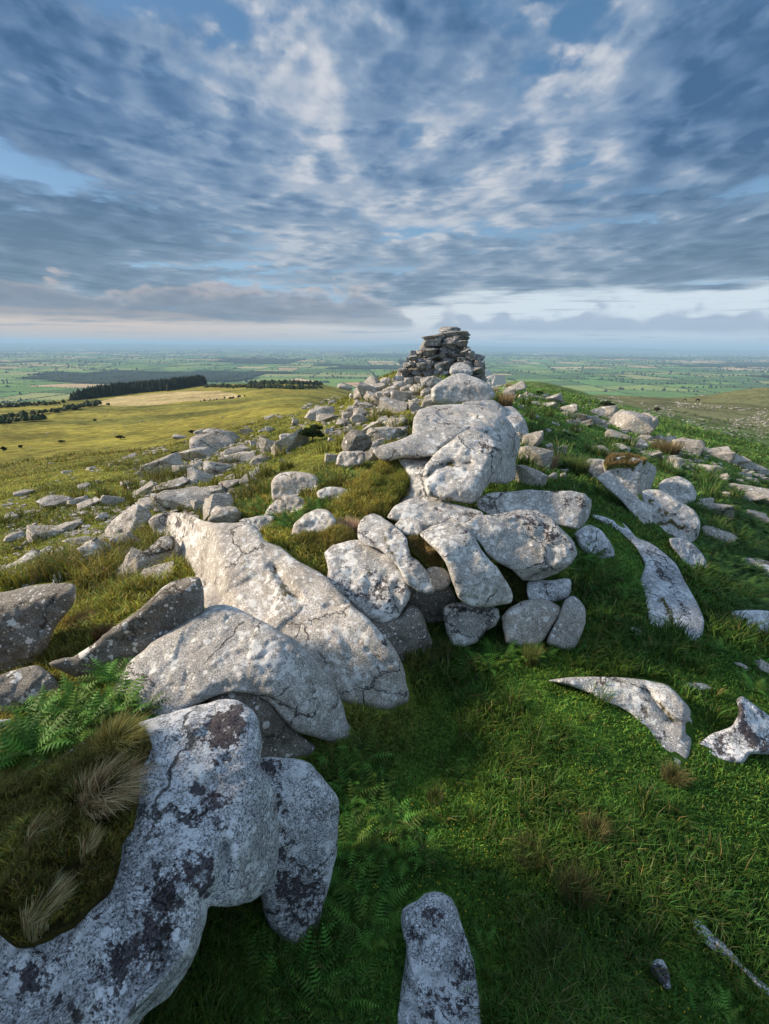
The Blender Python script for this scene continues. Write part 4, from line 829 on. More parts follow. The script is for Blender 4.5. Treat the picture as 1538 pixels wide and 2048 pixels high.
def turf_mat(name, a, b_):
    mt, t, b = new_mat(name, 0.95, .05); P = t.new('ShaderNodeNewGeometry').outputs['Position']
    n = t.noise(P, 6, 6, .65); t.put(b.inputs['Base Color'], t.mix(t.ss(n, .35, .65), a, b_))
    bp = t.new('ShaderNodeBump'); bp.inputs['Strength'].default_value = 1; bp.inputs['Distance'].default_value = .06
    t.put(bp.inputs['Height'], t.noise(P, 25, 5, .7)); t.put(b.inputs['Normal'], bp.outputs[0]); return mt
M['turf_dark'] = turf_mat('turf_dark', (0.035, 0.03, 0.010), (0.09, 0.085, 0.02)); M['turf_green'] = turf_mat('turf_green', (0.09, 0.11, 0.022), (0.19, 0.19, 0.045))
def turf(label, outline, base, planes, n, h, cols, mat='turf_green', wind=(.08, .05), name='turf_mound', w=.006, **kw):
    s_ = kw.pop('s', 4.5)
    res = solid(name, outline, base, planes, mat=mat, clamp=False, label=label, cat='turf', s=s_, **kw)
    o, Vf, tri, U = res; P = sample_tris(Vf, tri, n, .15)
    nz = fbm(P[:, 0] * 2.2, P[:, 1] * 2.2, P[:, 2] * 2.2, oct=3)
    c = np.array(cols[0]) + (np.array(cols[1]) - np.array(cols[0])) * sstep(-.35, .35, nz)[:, None]
    dry = RNG.random(n) < cols[2]; c[dry] = c[dry] * .3 + DRY * .6
    loc = np.array(o.location)
    sp = Soup(); sp.add(*blades(P - loc, h * (.5 + RNG.random(n)) * (1 + sstep(0, .5, nz)), w, .3 + .5 * RNG.random(n), vary(c, .35), wind=wind))
    g = link('grass_blades', sp.mesh('grass_blades', M['blade']), (0, 0, 0), o)
    return res
BIG = SOLIDS[0]
def on(px, py, lift, res=BIG):
    p = surf_pt(res, px, py, lift); x_, y_, _ = project(p); return (float(x_), float(y_), float(p[1]))
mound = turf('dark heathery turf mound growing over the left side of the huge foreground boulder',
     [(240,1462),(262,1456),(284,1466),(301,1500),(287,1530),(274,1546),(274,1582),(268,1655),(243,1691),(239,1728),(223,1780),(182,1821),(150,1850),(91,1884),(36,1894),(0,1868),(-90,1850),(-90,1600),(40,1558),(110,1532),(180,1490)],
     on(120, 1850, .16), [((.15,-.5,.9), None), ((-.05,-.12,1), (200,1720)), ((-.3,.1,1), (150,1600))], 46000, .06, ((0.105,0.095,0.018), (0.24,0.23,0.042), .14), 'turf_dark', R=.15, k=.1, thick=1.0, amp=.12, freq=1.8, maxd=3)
turf('sunny green and straw-coloured turf bank left of the pale base boulder',
     [(655,1034),(676,1012),(694,993),(725,959),(756,932),(795,927),(816,950),(820,972),(803,997),(787,1022),(773,1040),(717,1040),(690,1046)], (720,1040), [((-.2,-.55,.8), None), ((-.3,-.3,1), (760,960))], 16000, .12, ((0.20,0.23,0.04), (0.36,0.32,0.07), .2), R=.4, k=.2, thick=1, amp=.12, maxd=4, w=.012)
turf('dry mossy turf plug between the tongue-tipped slab and the tall leaning boulder', [(812,1079),(840,1070),(858,1076),(872,1096),(890,1124),(884,1138),(858,1138),(835,1118),(820,1105)], (870,1137,7.5), [((0,-.7,.7), None)], 3500, .06, ((0.09,0.085,0.022), (0.17,0.13,0.045), .3), R=.12, k=.1, thick=.4, amp=.06, s=4)
turf('deep green turf hanging in the gap under the heart-shaped boulder', [(992,1126),(1030,1138),(1060,1158),(1066,1200),(1030,1208),(1018,1172)], (1040,1205,7.7), [((0,-.8,.5), None)], 2500, .06, ((0.03,0.05,0.012), (0.07,0.09,0.02), .1), R=.15, k=.1, thick=.4, amp=.06, s=4)
turf('ochre turf cap growing on the big tilted block right of the ridge', [(1206,927),(1218,916),(1238,909),(1262,910),(1284,920),(1289,928),(1262,934),(1235,936),(1212,940)], on(1250, 932, .12, [q for q in SOLIDS if (q[3][:,0].mean()-1258)**2+(q[3][:,1].mean()-950)**2<1600][0]), [((0,-.45,.9), None)], 3500, .10, ((0.16,0.12,0.04), (0.26,0.19,0.08), .4), R=.3, k=.1, thick=.5, amp=.08, s=3, w=.015)
turf('grassy mound with yellowed top in front of the whitish domed boulder', [(575,1100),(583,1076),(610,1066),(660,1060),(690,1062),(712,1078),(700,1096),(665,1104),(655,1118),(620,1118),(590,1112)], (640,1116), [((-.1,-.6,.8), None), ((0,-.2,1), (640,1078))], 9000, .10, ((0.16,0.18,0.03), (0.30,0.26,0.06), .2), R=.25, k=.15, thick=.7, amp=.1, s=4, w=.009)

# tufts of tall grass, each a thing
def tuft(px, py, h, spread, n, col, tipc, label, wind=(.3, .05), P=None, w=.006, bend=.5, group=None):
    P0 = hit(px, py, True) if P is None else np.array(P)
    a = RNG.random(n) * 2 * np.pi; rr = np.sqrt(RNG.random(n)) * spread * .45
    B = np.stack([np.cos(a) * rr, np.sin(a) * rr, -.02 + 0 * a], 1)
    c = np.array(col) + (np.array(tipc) - np.array(col)) * RNG.random(n)[:, None]
    az = a + RNG.normal(0, .5, n)
    sp = Soup(); sp.add(*blades(B, h * (.5 + .7 * RNG.random(n)), w, bend * (.25 + RNG.random(n)) * spread / h, vary(c, .25, .1), az=az, wind=wind))
    o = link('grass_tuft', sp.mesh('grass_tuft', M['blade']), tuple(P0)); tag(o, label, 'grass tuft', group); return o
def onm(px, py): return surf_pt(mound, px, py, .0)
ST, STT = (0.20, 0.16, 0.05), (0.55, 0.40, 0.20)
tuft(0, 0, .26, .30, 1300, (0.20, 0.18, 0.04), (0.48, 0.40, 0.13), 'largest yellow-green grass tuft at the top of the dark turf mound', P=onm(235, 1500))
tuft(0, 0, .24, .30, 1200, (0.22, 0.17, 0.06), (0.62, 0.42, 0.24), 'pinkish blond tuft beside the edge of the huge boulder, middle of the turf mound', P=onm(205, 1605), wind=(.6, .1))
tuft(0, 0, .15, .12, 420, ST, STT, 'small wispy blond tuft at the left middle of the turf mound', P=onm(75, 1680), wind=(.5, .3))
tuft(0, 0, .15, .09, 380, ST, STT, 'slim upright blond tuft near the right edge of the turf mound', P=onm(175, 1710), wind=(.2, .3))
tuft(0, 0, .24, .15, 1000, (0.22, 0.18, 0.06), (0.58, 0.46, 0.26), 'long-haired pale tuft at the lower end of the turf mound', P=onm(80, 1850), wind=(.35, .3))
tuft(697, 1075, .42, .42, 1500, (0.28, 0.16, 0.09), (0.62, 0.42, 0.30), 'pink-blond feathery grass tuft behind the black-speckled wedge boulder', wind=(0, 0), w=.010, bend=.35)
tuft(692, 1092, .18, .34, 500, (0.12, 0.06, 0.04), (0.34, 0.20, 0.14), 'reddish brown low tuft at the foot of the pink-blond feathery tuft', wind=(0, 0), w=.010)
tuft(0, 0, .16, .16, 420, ST, STT, 'straw tuft growing on the turf plug left of the tall leaning boulder', P=surf_pt(SOLIDS[-4], 860, 1105), w=.008)
tuft(1062, 1325, .38, .30, 600, (0.08, 0.12, 0.03), (0.22, 0.22, 0.07), 'yellow-green rush clump in front of the rightmost of the three foot boulders', wind=(0, 0), w=.006, bend=.4)
tuft(880, 1320, .40, .34, 420, (0.05, 0.08, 0.02), (0.14, 0.13, 0.05), 'tall thin rushes in front of the dark hollow', wind=(0, 0), w=.005, bend=.4)
tuft(845, 1335, .30, .34, 420, (0.05, 0.08, 0.02), (0.12, 0.12, 0.05), 'dark wiry rushes beside the end of the longest boulder', wind=(0, 0), w=.005, bend=.5)
tuft(1185, 1680, .34, .26, 500, (0.06, 0.08, 0.022), (0.20, 0.16, 0.07), 'straw-tipped rush clump in the middle of the shaded lawn', wind=(0, 0), w=.004, bend=.5)
tuft(1150, 1800, .36, .30, 600, (0.04, 0.06, 0.018), (0.15, 0.12, 0.05), 'drooping brownish rush clump below the straw-tipped one', wind=(0, 0), w=.004, bend=.6)
tuft(1060, 1720, .30, .30, 500, (0.05, 0.08, 0.02), (0.16, 0.14, 0.05), 'drooping rush clump left of the straw-tipped one', wind=(-.2, 0), w=.004, bend=.6)
tuft(1100, 1930, .30, .30, 500, (0.04, 0.06, 0.015), (0.12, 0.10, 0.04), 'lowest rush clump on the shaded lawn, near the bottom edge', wind=(0, 0), w=.004, bend=.6)
tuft(1345, 1560, .24, .28, 500, (0.08, 0.09, 0.025), (0.20, 0.17, 0.07), 'olive tuft just below the tip of the crescent-shaped boulder', wind=(0, 0), w=.005, bend=.6)
tuft(870, 1600, .22, .20, 260, (0.06, 0.09, 0.02), (0.14, 0.14, 0.05), 'wispy grass tuft at the left side of the lawn by the bracken', wind=(0, 0), w=.004)
tuft(1250, 965, .5, .6, 420, (0.05, 0.09, 0.02), (0.10, 0.14, 0.04), 'dark rushes behind the big tilted block', wind=(0, 0), w=.012)
tuft(1150, 945, .7, .9, 800, (0.06, 0.10, 0.025), (0.14, 0.17, 0.05), 'broad rush clump left of the big tilted block', wind=(0, 0), w=.014)
tuft(1103, 938, .6, .4, 500, (0.25, 0.17, 0.09), (0.5, 0.36, 0.22), 'small straw clump against the right flank of the ridge', wind=(0, 0), w=.014)
tuft(1008, 812, .8, .9, 500, (0.24, 0.16, 0.08), (0.5, 0.33, 0.18), 'reddish straw grass clump right of the loaf-shaped boulder', wind=(0, 0), w=.02)
tuft(990, 785, .9, 1.0, 500, (0.24, 0.17, 0.09), (0.5, 0.36, 0.2), 'blond grass clump on the crest just behind the loaf-shaped boulder', wind=(0, 0), w=.02)
tuft(1018, 775, .8, 1.1, 500, (0.22, 0.17, 0.08), (0.45, 0.36, 0.2), 'blond grass clump on the skyline right of the stacked tor', wind=(0, 0), w=.02)
tuft(1330, 905, .9, 1.6, 900, (0.14, 0.11, 0.045), (0.28, 0.21, 0.10), 'wide brownish tussock among the rocks above the big tilted block', wind=(0, 0), w=.02)
tuft(250, 1180, .30, .4, 900, (0.12, 0.13, 0.025), (0.24, 0.20, 0.05), 'windblown green tuft above the dark shaded boulder on the left', wind=(.4, 0), w=.008)
tuft(160, 1250, .28, .4, 900, (0.09, 0.08, 0.022), (0.24, 0.15, 0.07), 'brown and green tussock between the two dark boulders on the left', wind=(.4, 0), w=.008)
tuft(205, 1275, .22, .3, 700, (0.14, 0.08, 0.03), (0.34, 0.20, 0.10), 'rusty tussock at the foot of the grass slope behind the dark shaded boulder', wind=(.4, 0), w=.008)
tuft(127, 1192, .18, .25, 500, (0.24, 0.14, 0.06), (0.5, 0.32, 0.18), 'rust-blond tuft on the right shoulder of the flat-topped edge boulder', wind=(.4, 0), w=.008)

# ------------------------------------------------------------------ bracken
def fern_mesh(nf, L, pairs, detail, seed, col=(0.05, 0.13, 0.022)):
    rg = np.random.default_rng(seed); V = []; Tt = []; c = []; n = 0
    def tri(a, b, d, cc):
        nonlocal n
        V.extend([a, b, d]); Tt.append((n, n + 1, n + 2)); c.extend([cc] * 3); n += 3
    for f in range(nf):
        az = 2 * math.pi * f / nf + rg.normal(0, .3); el = rg.uniform(.5, 1.15); l = L * rg.uniform(.7, 1.15)
        cc0 = np.array(col) * rg.uniform(.5, 1.9) * np.array([rg.uniform(.8, 1.4), 1, 1])
        p = np.zeros(3); dirv = el; pts = []
        for i in range(pairs + 1):
            pts.append(p.copy()); dirv -= (1.15 / pairs) * (0.4 + i / pairs); st = l / pairs
            p = p + st * np.array([math.cos(az) * math.cos(dirv), math.sin(az) * math.cos(dirv), math.sin(dirv)])
        side = np.array([-math.sin(az), math.cos(az), 0])
        for i in range(1, pairs):
            k = i / pairs; fw = pts[i + 1] - pts[i]; fw /= np.linalg.norm(fw); up_ = np.cross(side, fw)
            wl = l * .34 * math.sin(math.pi * min(1, (k * .9 + .12))) ** .8 * (1.05 - k * .75)
            wd = l / pairs * .36
            tri(pts[i - 1] - side * .002, pts[i - 1] + side * .002, pts[i + 1], cc0 * .7)
            for sg in (-1, 1):
                ax = side * sg * .93 + fw * .36; ax = ax / np.linalg.norm(ax); dr = -0.18 * wl
                if detail:
                    m = 5
                    for j in range(m):
                        q0 = pts[i] + ax * wl * j / m; q1 = pts[i] + ax * wl * (j + 1) / m; s = wd * (1.25 - j / m) * .8
                        dz = np.array([0, 0, dr * ((j + .5) / m) ** 2])
                        mid = (q0 + q1) / 2 + dz; cc = cc0 * rg.uniform(.8, 1.2)
                        tri(q0 + dz, q1 + dz, mid + fw * s + ax * wl * .1, cc); tri(q0 + dz, q1 + dz, mid - fw * s + ax * wl * .1, cc * .85)
                else:
                    e = pts[i] + ax * wl + np.array([0, 0, dr]); tri(pts[i] - fw * wd, pts[i] + fw * wd, e, cc0 * rg.uniform(.8, 1.2))
    return np.array(V), np.array(Tt), np.array(c)
FERN = [fern_mesh(7 + i % 3, .62, 12, False, 40 + i) for i in range(5)]
FERNME = [mesh_np('bracken', v, t_, 3, M['fern'], False, c_ * np.array([1.45, 1.3, 1.1])) for v, t_, c_ in FERN]
FLOW = [fern_mesh(8, .55, 9, False, 60 + i, (0.055, 0.135, 0.026)) for i in range(3)]
def fern_at(P, s, label, group, k):
    o = link('bracken', FERNME[k % 5], tuple(P)); o.rotation_euler = (RNG.normal(0, .12), RNG.normal(0, .12), RNG.random() * 6.28); o.scale = (s, s, s * RNG.uniform(.85, 1.15))
    tag(o, label, 'fern', group); return o
def rand_in(poly, n):
    poly = np.array(poly, float); mn, mx = poly.min(0), poly.max(0); out = np.zeros((0, 2))
    while len(out) < n:
        q = RNG.uniform(mn, mx, (n * 4, 2)); out = np.vstack([out, q[inside_poly(q, poly)]])
    return out[:n]
def fern_patch(poly, n, s, label, group, lift=0.0):
    Pw = hits(rand_in(poly, n), False); z = ground_z(Pw[:, 0], Pw[:, 1])
    for i in range(n): fern_at((Pw[i, 0], Pw[i, 1], z[i] + lift - .03), s * RNG.uniform(.75, 1.25), label, group, i)
fern_patch([(20,1500),(100,1430),(200,1400),(300,1345),(380,1390),(400,1420),(330,1470),(250,1490),(170,1520),(60,1560),(0,1560)], 60, .66, 'bright bracken frond clump filling the gap between the left boulders and the turf mound', 'bracken behind the turf mound', .22)
fern_patch([(640,1500),(700,1480),(760,1560),(800,1640),(860,1700),(800,1740),(700,1740),(690,1640),(685,1560)], 80, .55, 'deep green bracken clump right of the narrow speckled boulder', 'bracken beside the narrow speckled boulder')
fern_patch([(690,1750),(780,1740),(790,1850),(770,1980),(640,2040),(420,2040),(440,1930),(560,1900),(650,1860)], 40, .5, 'shaded bracken clump in the dark corner below the huge boulder', 'bracken in the dark bottom corner')
fern_patch([(930,1300),(1080,1300),(1160,1300),(1000,1340),(940,1340)], 16, .6, 'dark bracken clump at the foot of the three blocky boulders', 'bracken at the foot of the pile')
fern_patch([(1150,1100),(1230,1110),(1290,1180),(1260,1230),(1180,1240),(1165,1180)], 34, .62, 'bracken clump on the grassy path right of the heart-shaped boulder', 'bracken right of the heart-shaped boulder')
fern_patch([(470,1000),(540,960),(550,1020),(620,1000),(690,1000),(640,1020),(570,1080),(560,1060),(520,1030),(480,1040)], 30, .75, 'bracken clump among the pale boulders left of the turf bank', 'bracken left of the turf bank')
fern_patch([(930,1900),(1010,1860),(1040,2000),(960,2020)], 6, .38, 'dark bracken clump right of the bluish bottom slab', 'bracken by the bottom slab')
fern_patch([(1380,1290),(1450,1270),(1538,1280),(1538,1380),(1470,1390),(1400,1340)], 14, .5, 'bracken clump among the small rocks at the right edge', 'bracken at the right edge')
fern_patch([(1400,2000),(1538,1990),(1538,2040),(1300,2040)], 6, .34, 'bracken clump in the bottom right corner', 'bracken in the bottom right corner')
def build_bracken_mass():
    sp = Soup(); regs = [([(1390,1020),(1450,990),(1538,1040),(1538,1230),(1470,1240),(1420,1180),(1400,1090)], 420, .75), ([(1180,840),(1330,900),(1450,960),(1538,1010),(1538,1080),(1440,1010),(1350,950),(1200,905),(1130,870)], 520, .8),
            ([(1060,850),(1150,870),(1230,900),(1200,930),(1120,960),(1070,900)], 160, .7), ([(1380,930),(1538,950),(1538,1010),(1420,980)], 160, .9), ([(640,930),(740,925),(740,940),(700,970),(640,975)], 60, .7),
            ([(1080,960),(1150,960),(1180,1040),(1120,975)], 40, .6), ([(1050,1060),(1160,1150),(1150,1200),(1140,1160)], 16, .5), ([(300,880),(520,880),(600,920),(480,990),(300,1000),(120,1060),(60,1030)], 160, .6), ([(1350,820),(1538,850),(1538,940),(1450,900),(1320,860)], 260, 1.3)]
    for poly, n, s in regs:
        Pw = hits(rand_in(poly, n), False); z = ground_z(Pw[:, 0], Pw[:, 1]); cl = fbm(Pw[:, 0] * .4, Pw[:, 1] * .4, oct=3)
        for i in range(n):
            if cl[i] < -.15: continue
            v, t_, c_ = FLOW[i % 3]; a = RNG.random() * 6.28; ca, sa = math.cos(a), math.sin(a); k = s * RNG.uniform(.7, 1.3)
            R_ = np.array([[ca, -sa, 0], [sa, ca, 0], [0, 0, 1]]); sp.add(v @ R_.T * k + np.array([Pw[i, 0], Pw[i, 1], z[i] - .03]), t_, c_ * RNG.uniform(.6, 1.25))
    o = link('bracken_growth', sp.mesh('bracken_growth', M['fern'])); tag(o, 'low green bracken spreading over the stony slopes either side of the ridge', 'bracken', kind='stuff')
build_bracken_mass()

# ------------------------------------------------------------------ loose rocks: a small library of angular stones, then one object per stone
def stone_mesh(seed, flat=1.0, rnd=.5):
    rg = random.Random(seed); bm = bmesh.new()
    for _ in range(13):
        v = Vector((rg.gauss(0, 1), rg.gauss(0, 1), rg.gauss(0, 1))).normalized()
        v = Vector([math.copysign(abs(c) ** .65, c) for c in v]) * rg.uniform(.75, 1)
        bm.verts.new((v.x, v.y, v.z * flat))
    r = bmesh.ops.convex_hull(bm, input=bm.verts)
    bmesh.ops.delete(bm, geom=[g for g in r['geom_interior'] if isinstance(g, bmesh.types.BMVert)] , context='VERTS')
    bmesh.ops.dissolve_limit(bm, angle_limit=math.radians(14), verts=bm.verts, edges=bm.edges)
    bmesh.ops.bevel(bm, geom=list(bm.edges), offset=.035 * rnd + .01, segments=2, affect='EDGES', profile=.5)
    bmesh.ops.triangulate(bm, faces=bm.faces)
    for _ in range(4):
        es = [e for e in bm.edges if e.calc_length() > .26]
        if not es: break
        bmesh.ops.subdivide_edges(bm, edges=es, cuts=1); bmesh.ops.triangulate(bm, faces=[f for f in bm.faces if len(f.verts) > 3])
    bm.normal_update(); co = np.array([v.co for v in bm.verts]); no = np.array([v.normal for v in bm.verts])
    n = fbm(co[:, 0] * 1.6 + seed, co[:, 1] * 1.6, co[:, 2] * 1.6, oct=4, gain=.6)
    mn, mx = co.min(0), co.max(0); co = (co - (mn + mx) / 2) / (mx - mn) + no * n[:, None] * .075
    for v, c_ in zip(bm.verts, co): v.co = c_
    me = bpy.data.meshes.new('stone'); bm.to_mesh(me); bm.free()
    me.polygons.foreach_set('use_smooth', [True] * len(me.polygons)); me.set_sharp_from_angle(angle=math.radians(38)); return me
STONES = {}
for mk in ('granite_far', 'granite_tor'):
    STONES[mk] = []
    for i in range(16):
        me = stone_mesh(100 + i, rnd=.3 + .7 * (i % 3) / 2); me.materials.append(M[mk]); STONES[mk].append(me)
LAND = [('stacked summit tor', 900, 700), ('hawthorn bush', 625, 868), ('balanced brown boulder', 710, 885), ('longest boulder', 480, 1120), ('large split angular boulder', 255, 1045), ('dark shaded boulder', 300, 1250),
        ('squat pale boulder', 590, 970), ('loaf-shaped boulder', 925, 780), ('whaleback slab', 950, 880), ('big tilted block', 1258, 950), ('stepped outcrop', 1345, 1035), ('long flat rock sheet', 1330, 1170), ('right skyline bush', 1210, 812), ('pale mown field', 340, 795), ('heart-shaped boulder', 1050, 1090), ('olive left-moor shrub', 240, 885)]
LABELED = []
def loose(px, py, w, h, mk='granite_far', lab=None, group=None, Y=None, name='loose_rock', keep=True, rot=None, P=None, D=None):
    if P is None: P = hit(px, py - h * .12) if Y is None else (lambda b: b * (Y / b[1]))(ray(px, py))
    dep = float(P @ CF); Wm = w / F * dep; el = math.atan2(-P[2], math.hypot(P[0], P[1])); Hm = h / F * dep
    Dm = Wm * RNG.uniform(.6, .95) if D is None else D
    Hz = max(.32 * Wm if D is None else .05, (Hm - Dm * math.sin(el) * .8) / max(.3, math.cos(el))) * 1.25
    me = STONES[mk][RNG.integers(16)]; a = math.atan2(P[0], P[1])
    o = link(name, me); o.scale = (Wm * 1.05, Dm, Hz)
    rz = rot if rot is not None else RNG.choice([0, math.pi])
    o.rotation_euler = Euler((RNG.normal(0, .22) if rot is None else RNG.normal(0, .06), RNG.normal(0, .26) if rot is None else rot, -a + RNG.choice([0.0, math.pi]) + RNG.normal(0, .12)), 'ZYX')
    dirh = np.array([P[0], P[1], 0]) / math.hypot(P[0], P[1])
    c_ = P + dirh * Dm * .32; o.location = (c_[0], c_[1], c_[2] + Hz * .20)
    if keep: LABELED.append((o, px, py, w, h, lab, group))
    return o
L_LEFT = [(325,950,70,25),(375,945,45,20),(440,950,50,28),(398,970,40,25),(345,985,55,22),(352,972,25,15),(460,978,35,20),(495,965,30,14),(412,1000,60,28),(370,1020,90,30),(440,1040,50,50),(455,1052,45,42),(405,1025,35,25),(255,1078,50,34),
 (115,1015,55,18),(150,1010,20,10),(180,1015,35,12),(205,1040,18,15),(165,1005,20,14),(170,1030,14,10),(50,990,28,12),(170,975,18,7),(135,947,17,6),(103,928,8,5),(255,970,20,8),(185,941,20,6),(265,915,15,6),(450,890,70,18),(425,905,70,18),(395,920,60,18),
 (400,935,30,12),(470,915,50,20),(475,930,60,20),(510,890,20,14),(545,905,50,14),(575,905,75,20),(578,882,32,16),(523,927,35,13),(360,877,20,8),(405,868,25,8),(495,868,25,10),(530,862,20,8),(590,850,12,12),(640,835,50,16),(655,843,35,16),(700,835,25,15),(720,835,25,20),
 (735,795,40,25),(690,780,22,12),(708,795,15,8),(55,1130,40,20),(20,1145,30,14),(68,1142,25,12),(45,1160,35,18),(80,1158,35,14),(115,1122,50,18),(125,1145,30,28),(128,1158,32,12),(190,1148,38,44),(208,1142,42,62),(215,1155,40,25),(262,1162,60,60),(255,1118,44,50),(318,1148,84,66),
 (320,1162,50,16),(262,1130,40,32),(300,1020,40,20),(330,1010,40,26),(290,990,40,16),(230,1010,40,14),(95,1075,50,18),(30,1080,30,14),(60,1060,24,10),(140,1060,36,14),(160,1090,30,16),(20,1040,24,10),(180,1115,30,16),(90,1105,26,10),(140,1105,20,10)]
L_FLANK = [(733,790,45,25),(748,768,20,12),(785,828,50,32),(800,808,35,28),(823,815,28,20),(835,788,24,20),(853,748,24,16),(830,748,18,14),(808,755,26,14),(838,823,45,16),(857,778,25,22),(700,835,28,15),(718,848,30,20),(690,850,28,8),(758,832,18,12),(790,860,42,25),(768,885,55,35),(745,862,40,15),
 (803,868,20,14),(858,815,22,25),(870,740,18,14),(873,762,20,8),(666,924,28,20),(735,925,44,30),(780,938,45,22),(750,905,40,26),(813,995,16,28),(664,884,14,10),(756,782,26,16),(770,770,20,14),(780,790,24,16),(800,780,22,16),(815,770,20,14),(775,810,22,14),(752,808,26,14),(840,765,20,12),(822,795,20,14),
 (850,792,16,14),(765,845,22,12),(735,815,26,12),(660,865,18,10),(700,868,20,10),(838,742,20,14),(846,733,16,12),(828,738,18,12),(860,752,20,12),(872,752,16,12),(884,750,18,12),(818,752,20,14),(797,765,22,14),(788,775,18,12),(762,795,22,14),(866,765,18,12),(880,768,18,12),(846,775,20,12),(812,785,20,14),(795,795,18,12),(775,795,20,12),(742,800,24,14),(722,815,24,14),(705,822,20,12),(970,756,24,16),(985,764,22,14),(960,762,20,14)]
L_RIGHT = [(1137,830,30,22),(1147,838,40,14),(1143,848,28,10),(1100,806,38,12),(1098,815,26,10),(1073,810,18,8),(1082,817,8,8),(1030,788,35,20),(1067,800,35,14),(996,772,25,20),(1016,800,22,22),(1088,864,22,10),(1133,867,14,8),(1150,862,18,8),(1067,835,18,5),(1207,838,40,25),(1193,834,25,18),
 (1217,826,22,14),(1188,850,40,20),(1258,872,75,45),(1285,872,30,42),(1289,885,20,16),(1235,886,45,22),(1273,900,32,24),(1332,888,30,16),(1371,910,48,34),(1310,880,20,12),(1393,893,24,12),(1344,932,28,20),(1297,915,38,12),(1192,906,36,8),(1221,910,25,10),(1430,918,50,22),(1457,928,55,22),
 (1484,938,50,22),(1508,945,40,18),(1420,947,36,20),(1441,958,24,12),(1449,995,14,12),(1492,1000,60,22),(1527,1005,30,16),(1508,1045,50,26),(1408,1008,26,14),(1422,1025,60,14),(1432,1085,50,30),(1059,900,45,34),(1067,938,55,45),(1117,908,25,18),(1094,900,20,16),(1055,975,55,40),(1104,960,16,16),
 (1125,955,12,10),(1127,945,16,10),(1041,890,30,30),(1510,1140,50,14),(1525,1345,30,20),(1480,1335,20,8),(1350,895,40,14),(1385,905,34,14),(1410,908,30,14),(1240,900,30,10),(1170,850,26,10),(1227,852,24,12),(1110,850,16,7),(1045,800,20,12),(1085,795,18,8)]
for q in L_LEFT: loose(q[0], q[1] + 2, q[2] * 1.25, q[3] * 1.2, group='rocks scattered down the left slope')
for q in L_FLANK: loose(q[0], q[1] + 2, q[2] * 1.2, q[3] * 1.2, group='rocks on the left flank of the ridge')
for q in L_RIGHT: loose(q[0], q[1] + 2, q[2] * 1.2, q[3] * 1.15, group='rocks scattered on the right slope')

# the stacked tor at the end of the ridge: every slab an object
TOR = [(718,820,85,106),(735,860,103,134),(690,745,118,150),(735,862,130,160),(632,735,122,152),(628,720,147,180),(720,800,150,188),(790,860,150,180),(610,715,172,202),(725,825,180,217),(820,875,185,214),(608,700,195,227),(700,780,205,237),(565,610,203,240),(630,720,222,252),(750,845,216,252),
 (885,945,228,260),(720,800,235,274),(640,690,250,292),(590,645,235,268),(690,760,250,292),(800,850,240,264),(890,945,255,288),(560,600,250,288),(543,562,240,272),(780,840,262,290),(860,945,285,318),(870,945,303,342),(680,730,280,332),(620,680,290,332),(570,620,300,332),(505,565,312,347),(925,950,312,347),(840,900,200,250),(830,890,250,300),(735,790,275,300),(700,760,300,340),(600,650,262,295),(540,610,335,360),(600,680,335,365),(480,545,345,372),(680,750,335,365),(500,560,370,395),(570,640,365,392),(640,700,370,398),(440,500,372,398),(900,960,340,372),(555,600,228,252),(530,575,262,292),(505,555,290,316)]
core = solid('tor_outcrop', [(845,694),(852,680),(868,672),(900,668),(930,668),(934,690),(938,705),(964,712),(966,748),(950,752),(860,760),(825,752),(822,728)], (900,755,37.2), [((0,-1,.15), None)], R=.5, k=.1, thick=3.5, s=3, amp=.5, freq=1.0, mat='granite_tor', jag=.8, label='dark rock mass the stacked summit slabs rest against')
ci_ = 0
for x0, x1, y0_, y1_ in sorted(TOR, key=lambda q: (q[2], q[0])):
    cx = (x0 + x1) / 2 / 2.563 + 600; cy = y1_ / 2.563 + 620; w_, h_ = (x1 - x0) / 2.563 * 1.08, (y1_ - y0_) / 2.563 * 1.0
    loose(cx, cy, w_, h_, 'granite_tor', 'TOR', 'flat slabs stacked in the summit tor', Y=36.0 + RNG.uniform(-.35, .3) - .012 * (y0_ - 85) * .5, name='stacked_slab', rot=RNG.normal(0, .05), D=w_ / F * 36 * .75 + .35)
# small stones sprinkled over the slopes
def region_stones(poly, n, w0, w1, group, lab):
    q = rand_in(poly, n)
    for x_, y_ in q:
        w_ = math.exp(RNG.uniform(math.log(w0), math.log(w1))); loose(x_, y_, w_, w_ * RNG.uniform(.35, .6), lab=lab, group=group, keep=False, name='slope_stone')
        o = bpy.context.scene.collection.objects[-1]; tag(o, lab, 'stone', group)
region_stones([(0,1110),(120,1060),(300,960),(420,880),(560,830),(660,800),(680,830),(640,870),(560,930),(480,960),(380,1040),(300,1080),(200,1150),(60,1180),(0,1180)], 46, 9, 24, 'small stones strewn down the left slope', 'small pale stone lying loose in the grass of the left slope')
region_stones([(700,800),(760,770),(830,750),(870,760),(860,820),(800,880),(720,870),(680,850)], 22, 8, 16, 'small rubble stones on the left flank', 'small rubble stone on the left flank under the summit tor')
region_stones([(1060,800),(1200,850),(1350,900),(1538,1000),(1538,950),(1400,890),(1250,840),(1100,800)], 30, 8, 22, 'small stones strewn down the right slope', 'small pale stone lying among the bracken of the right slope')
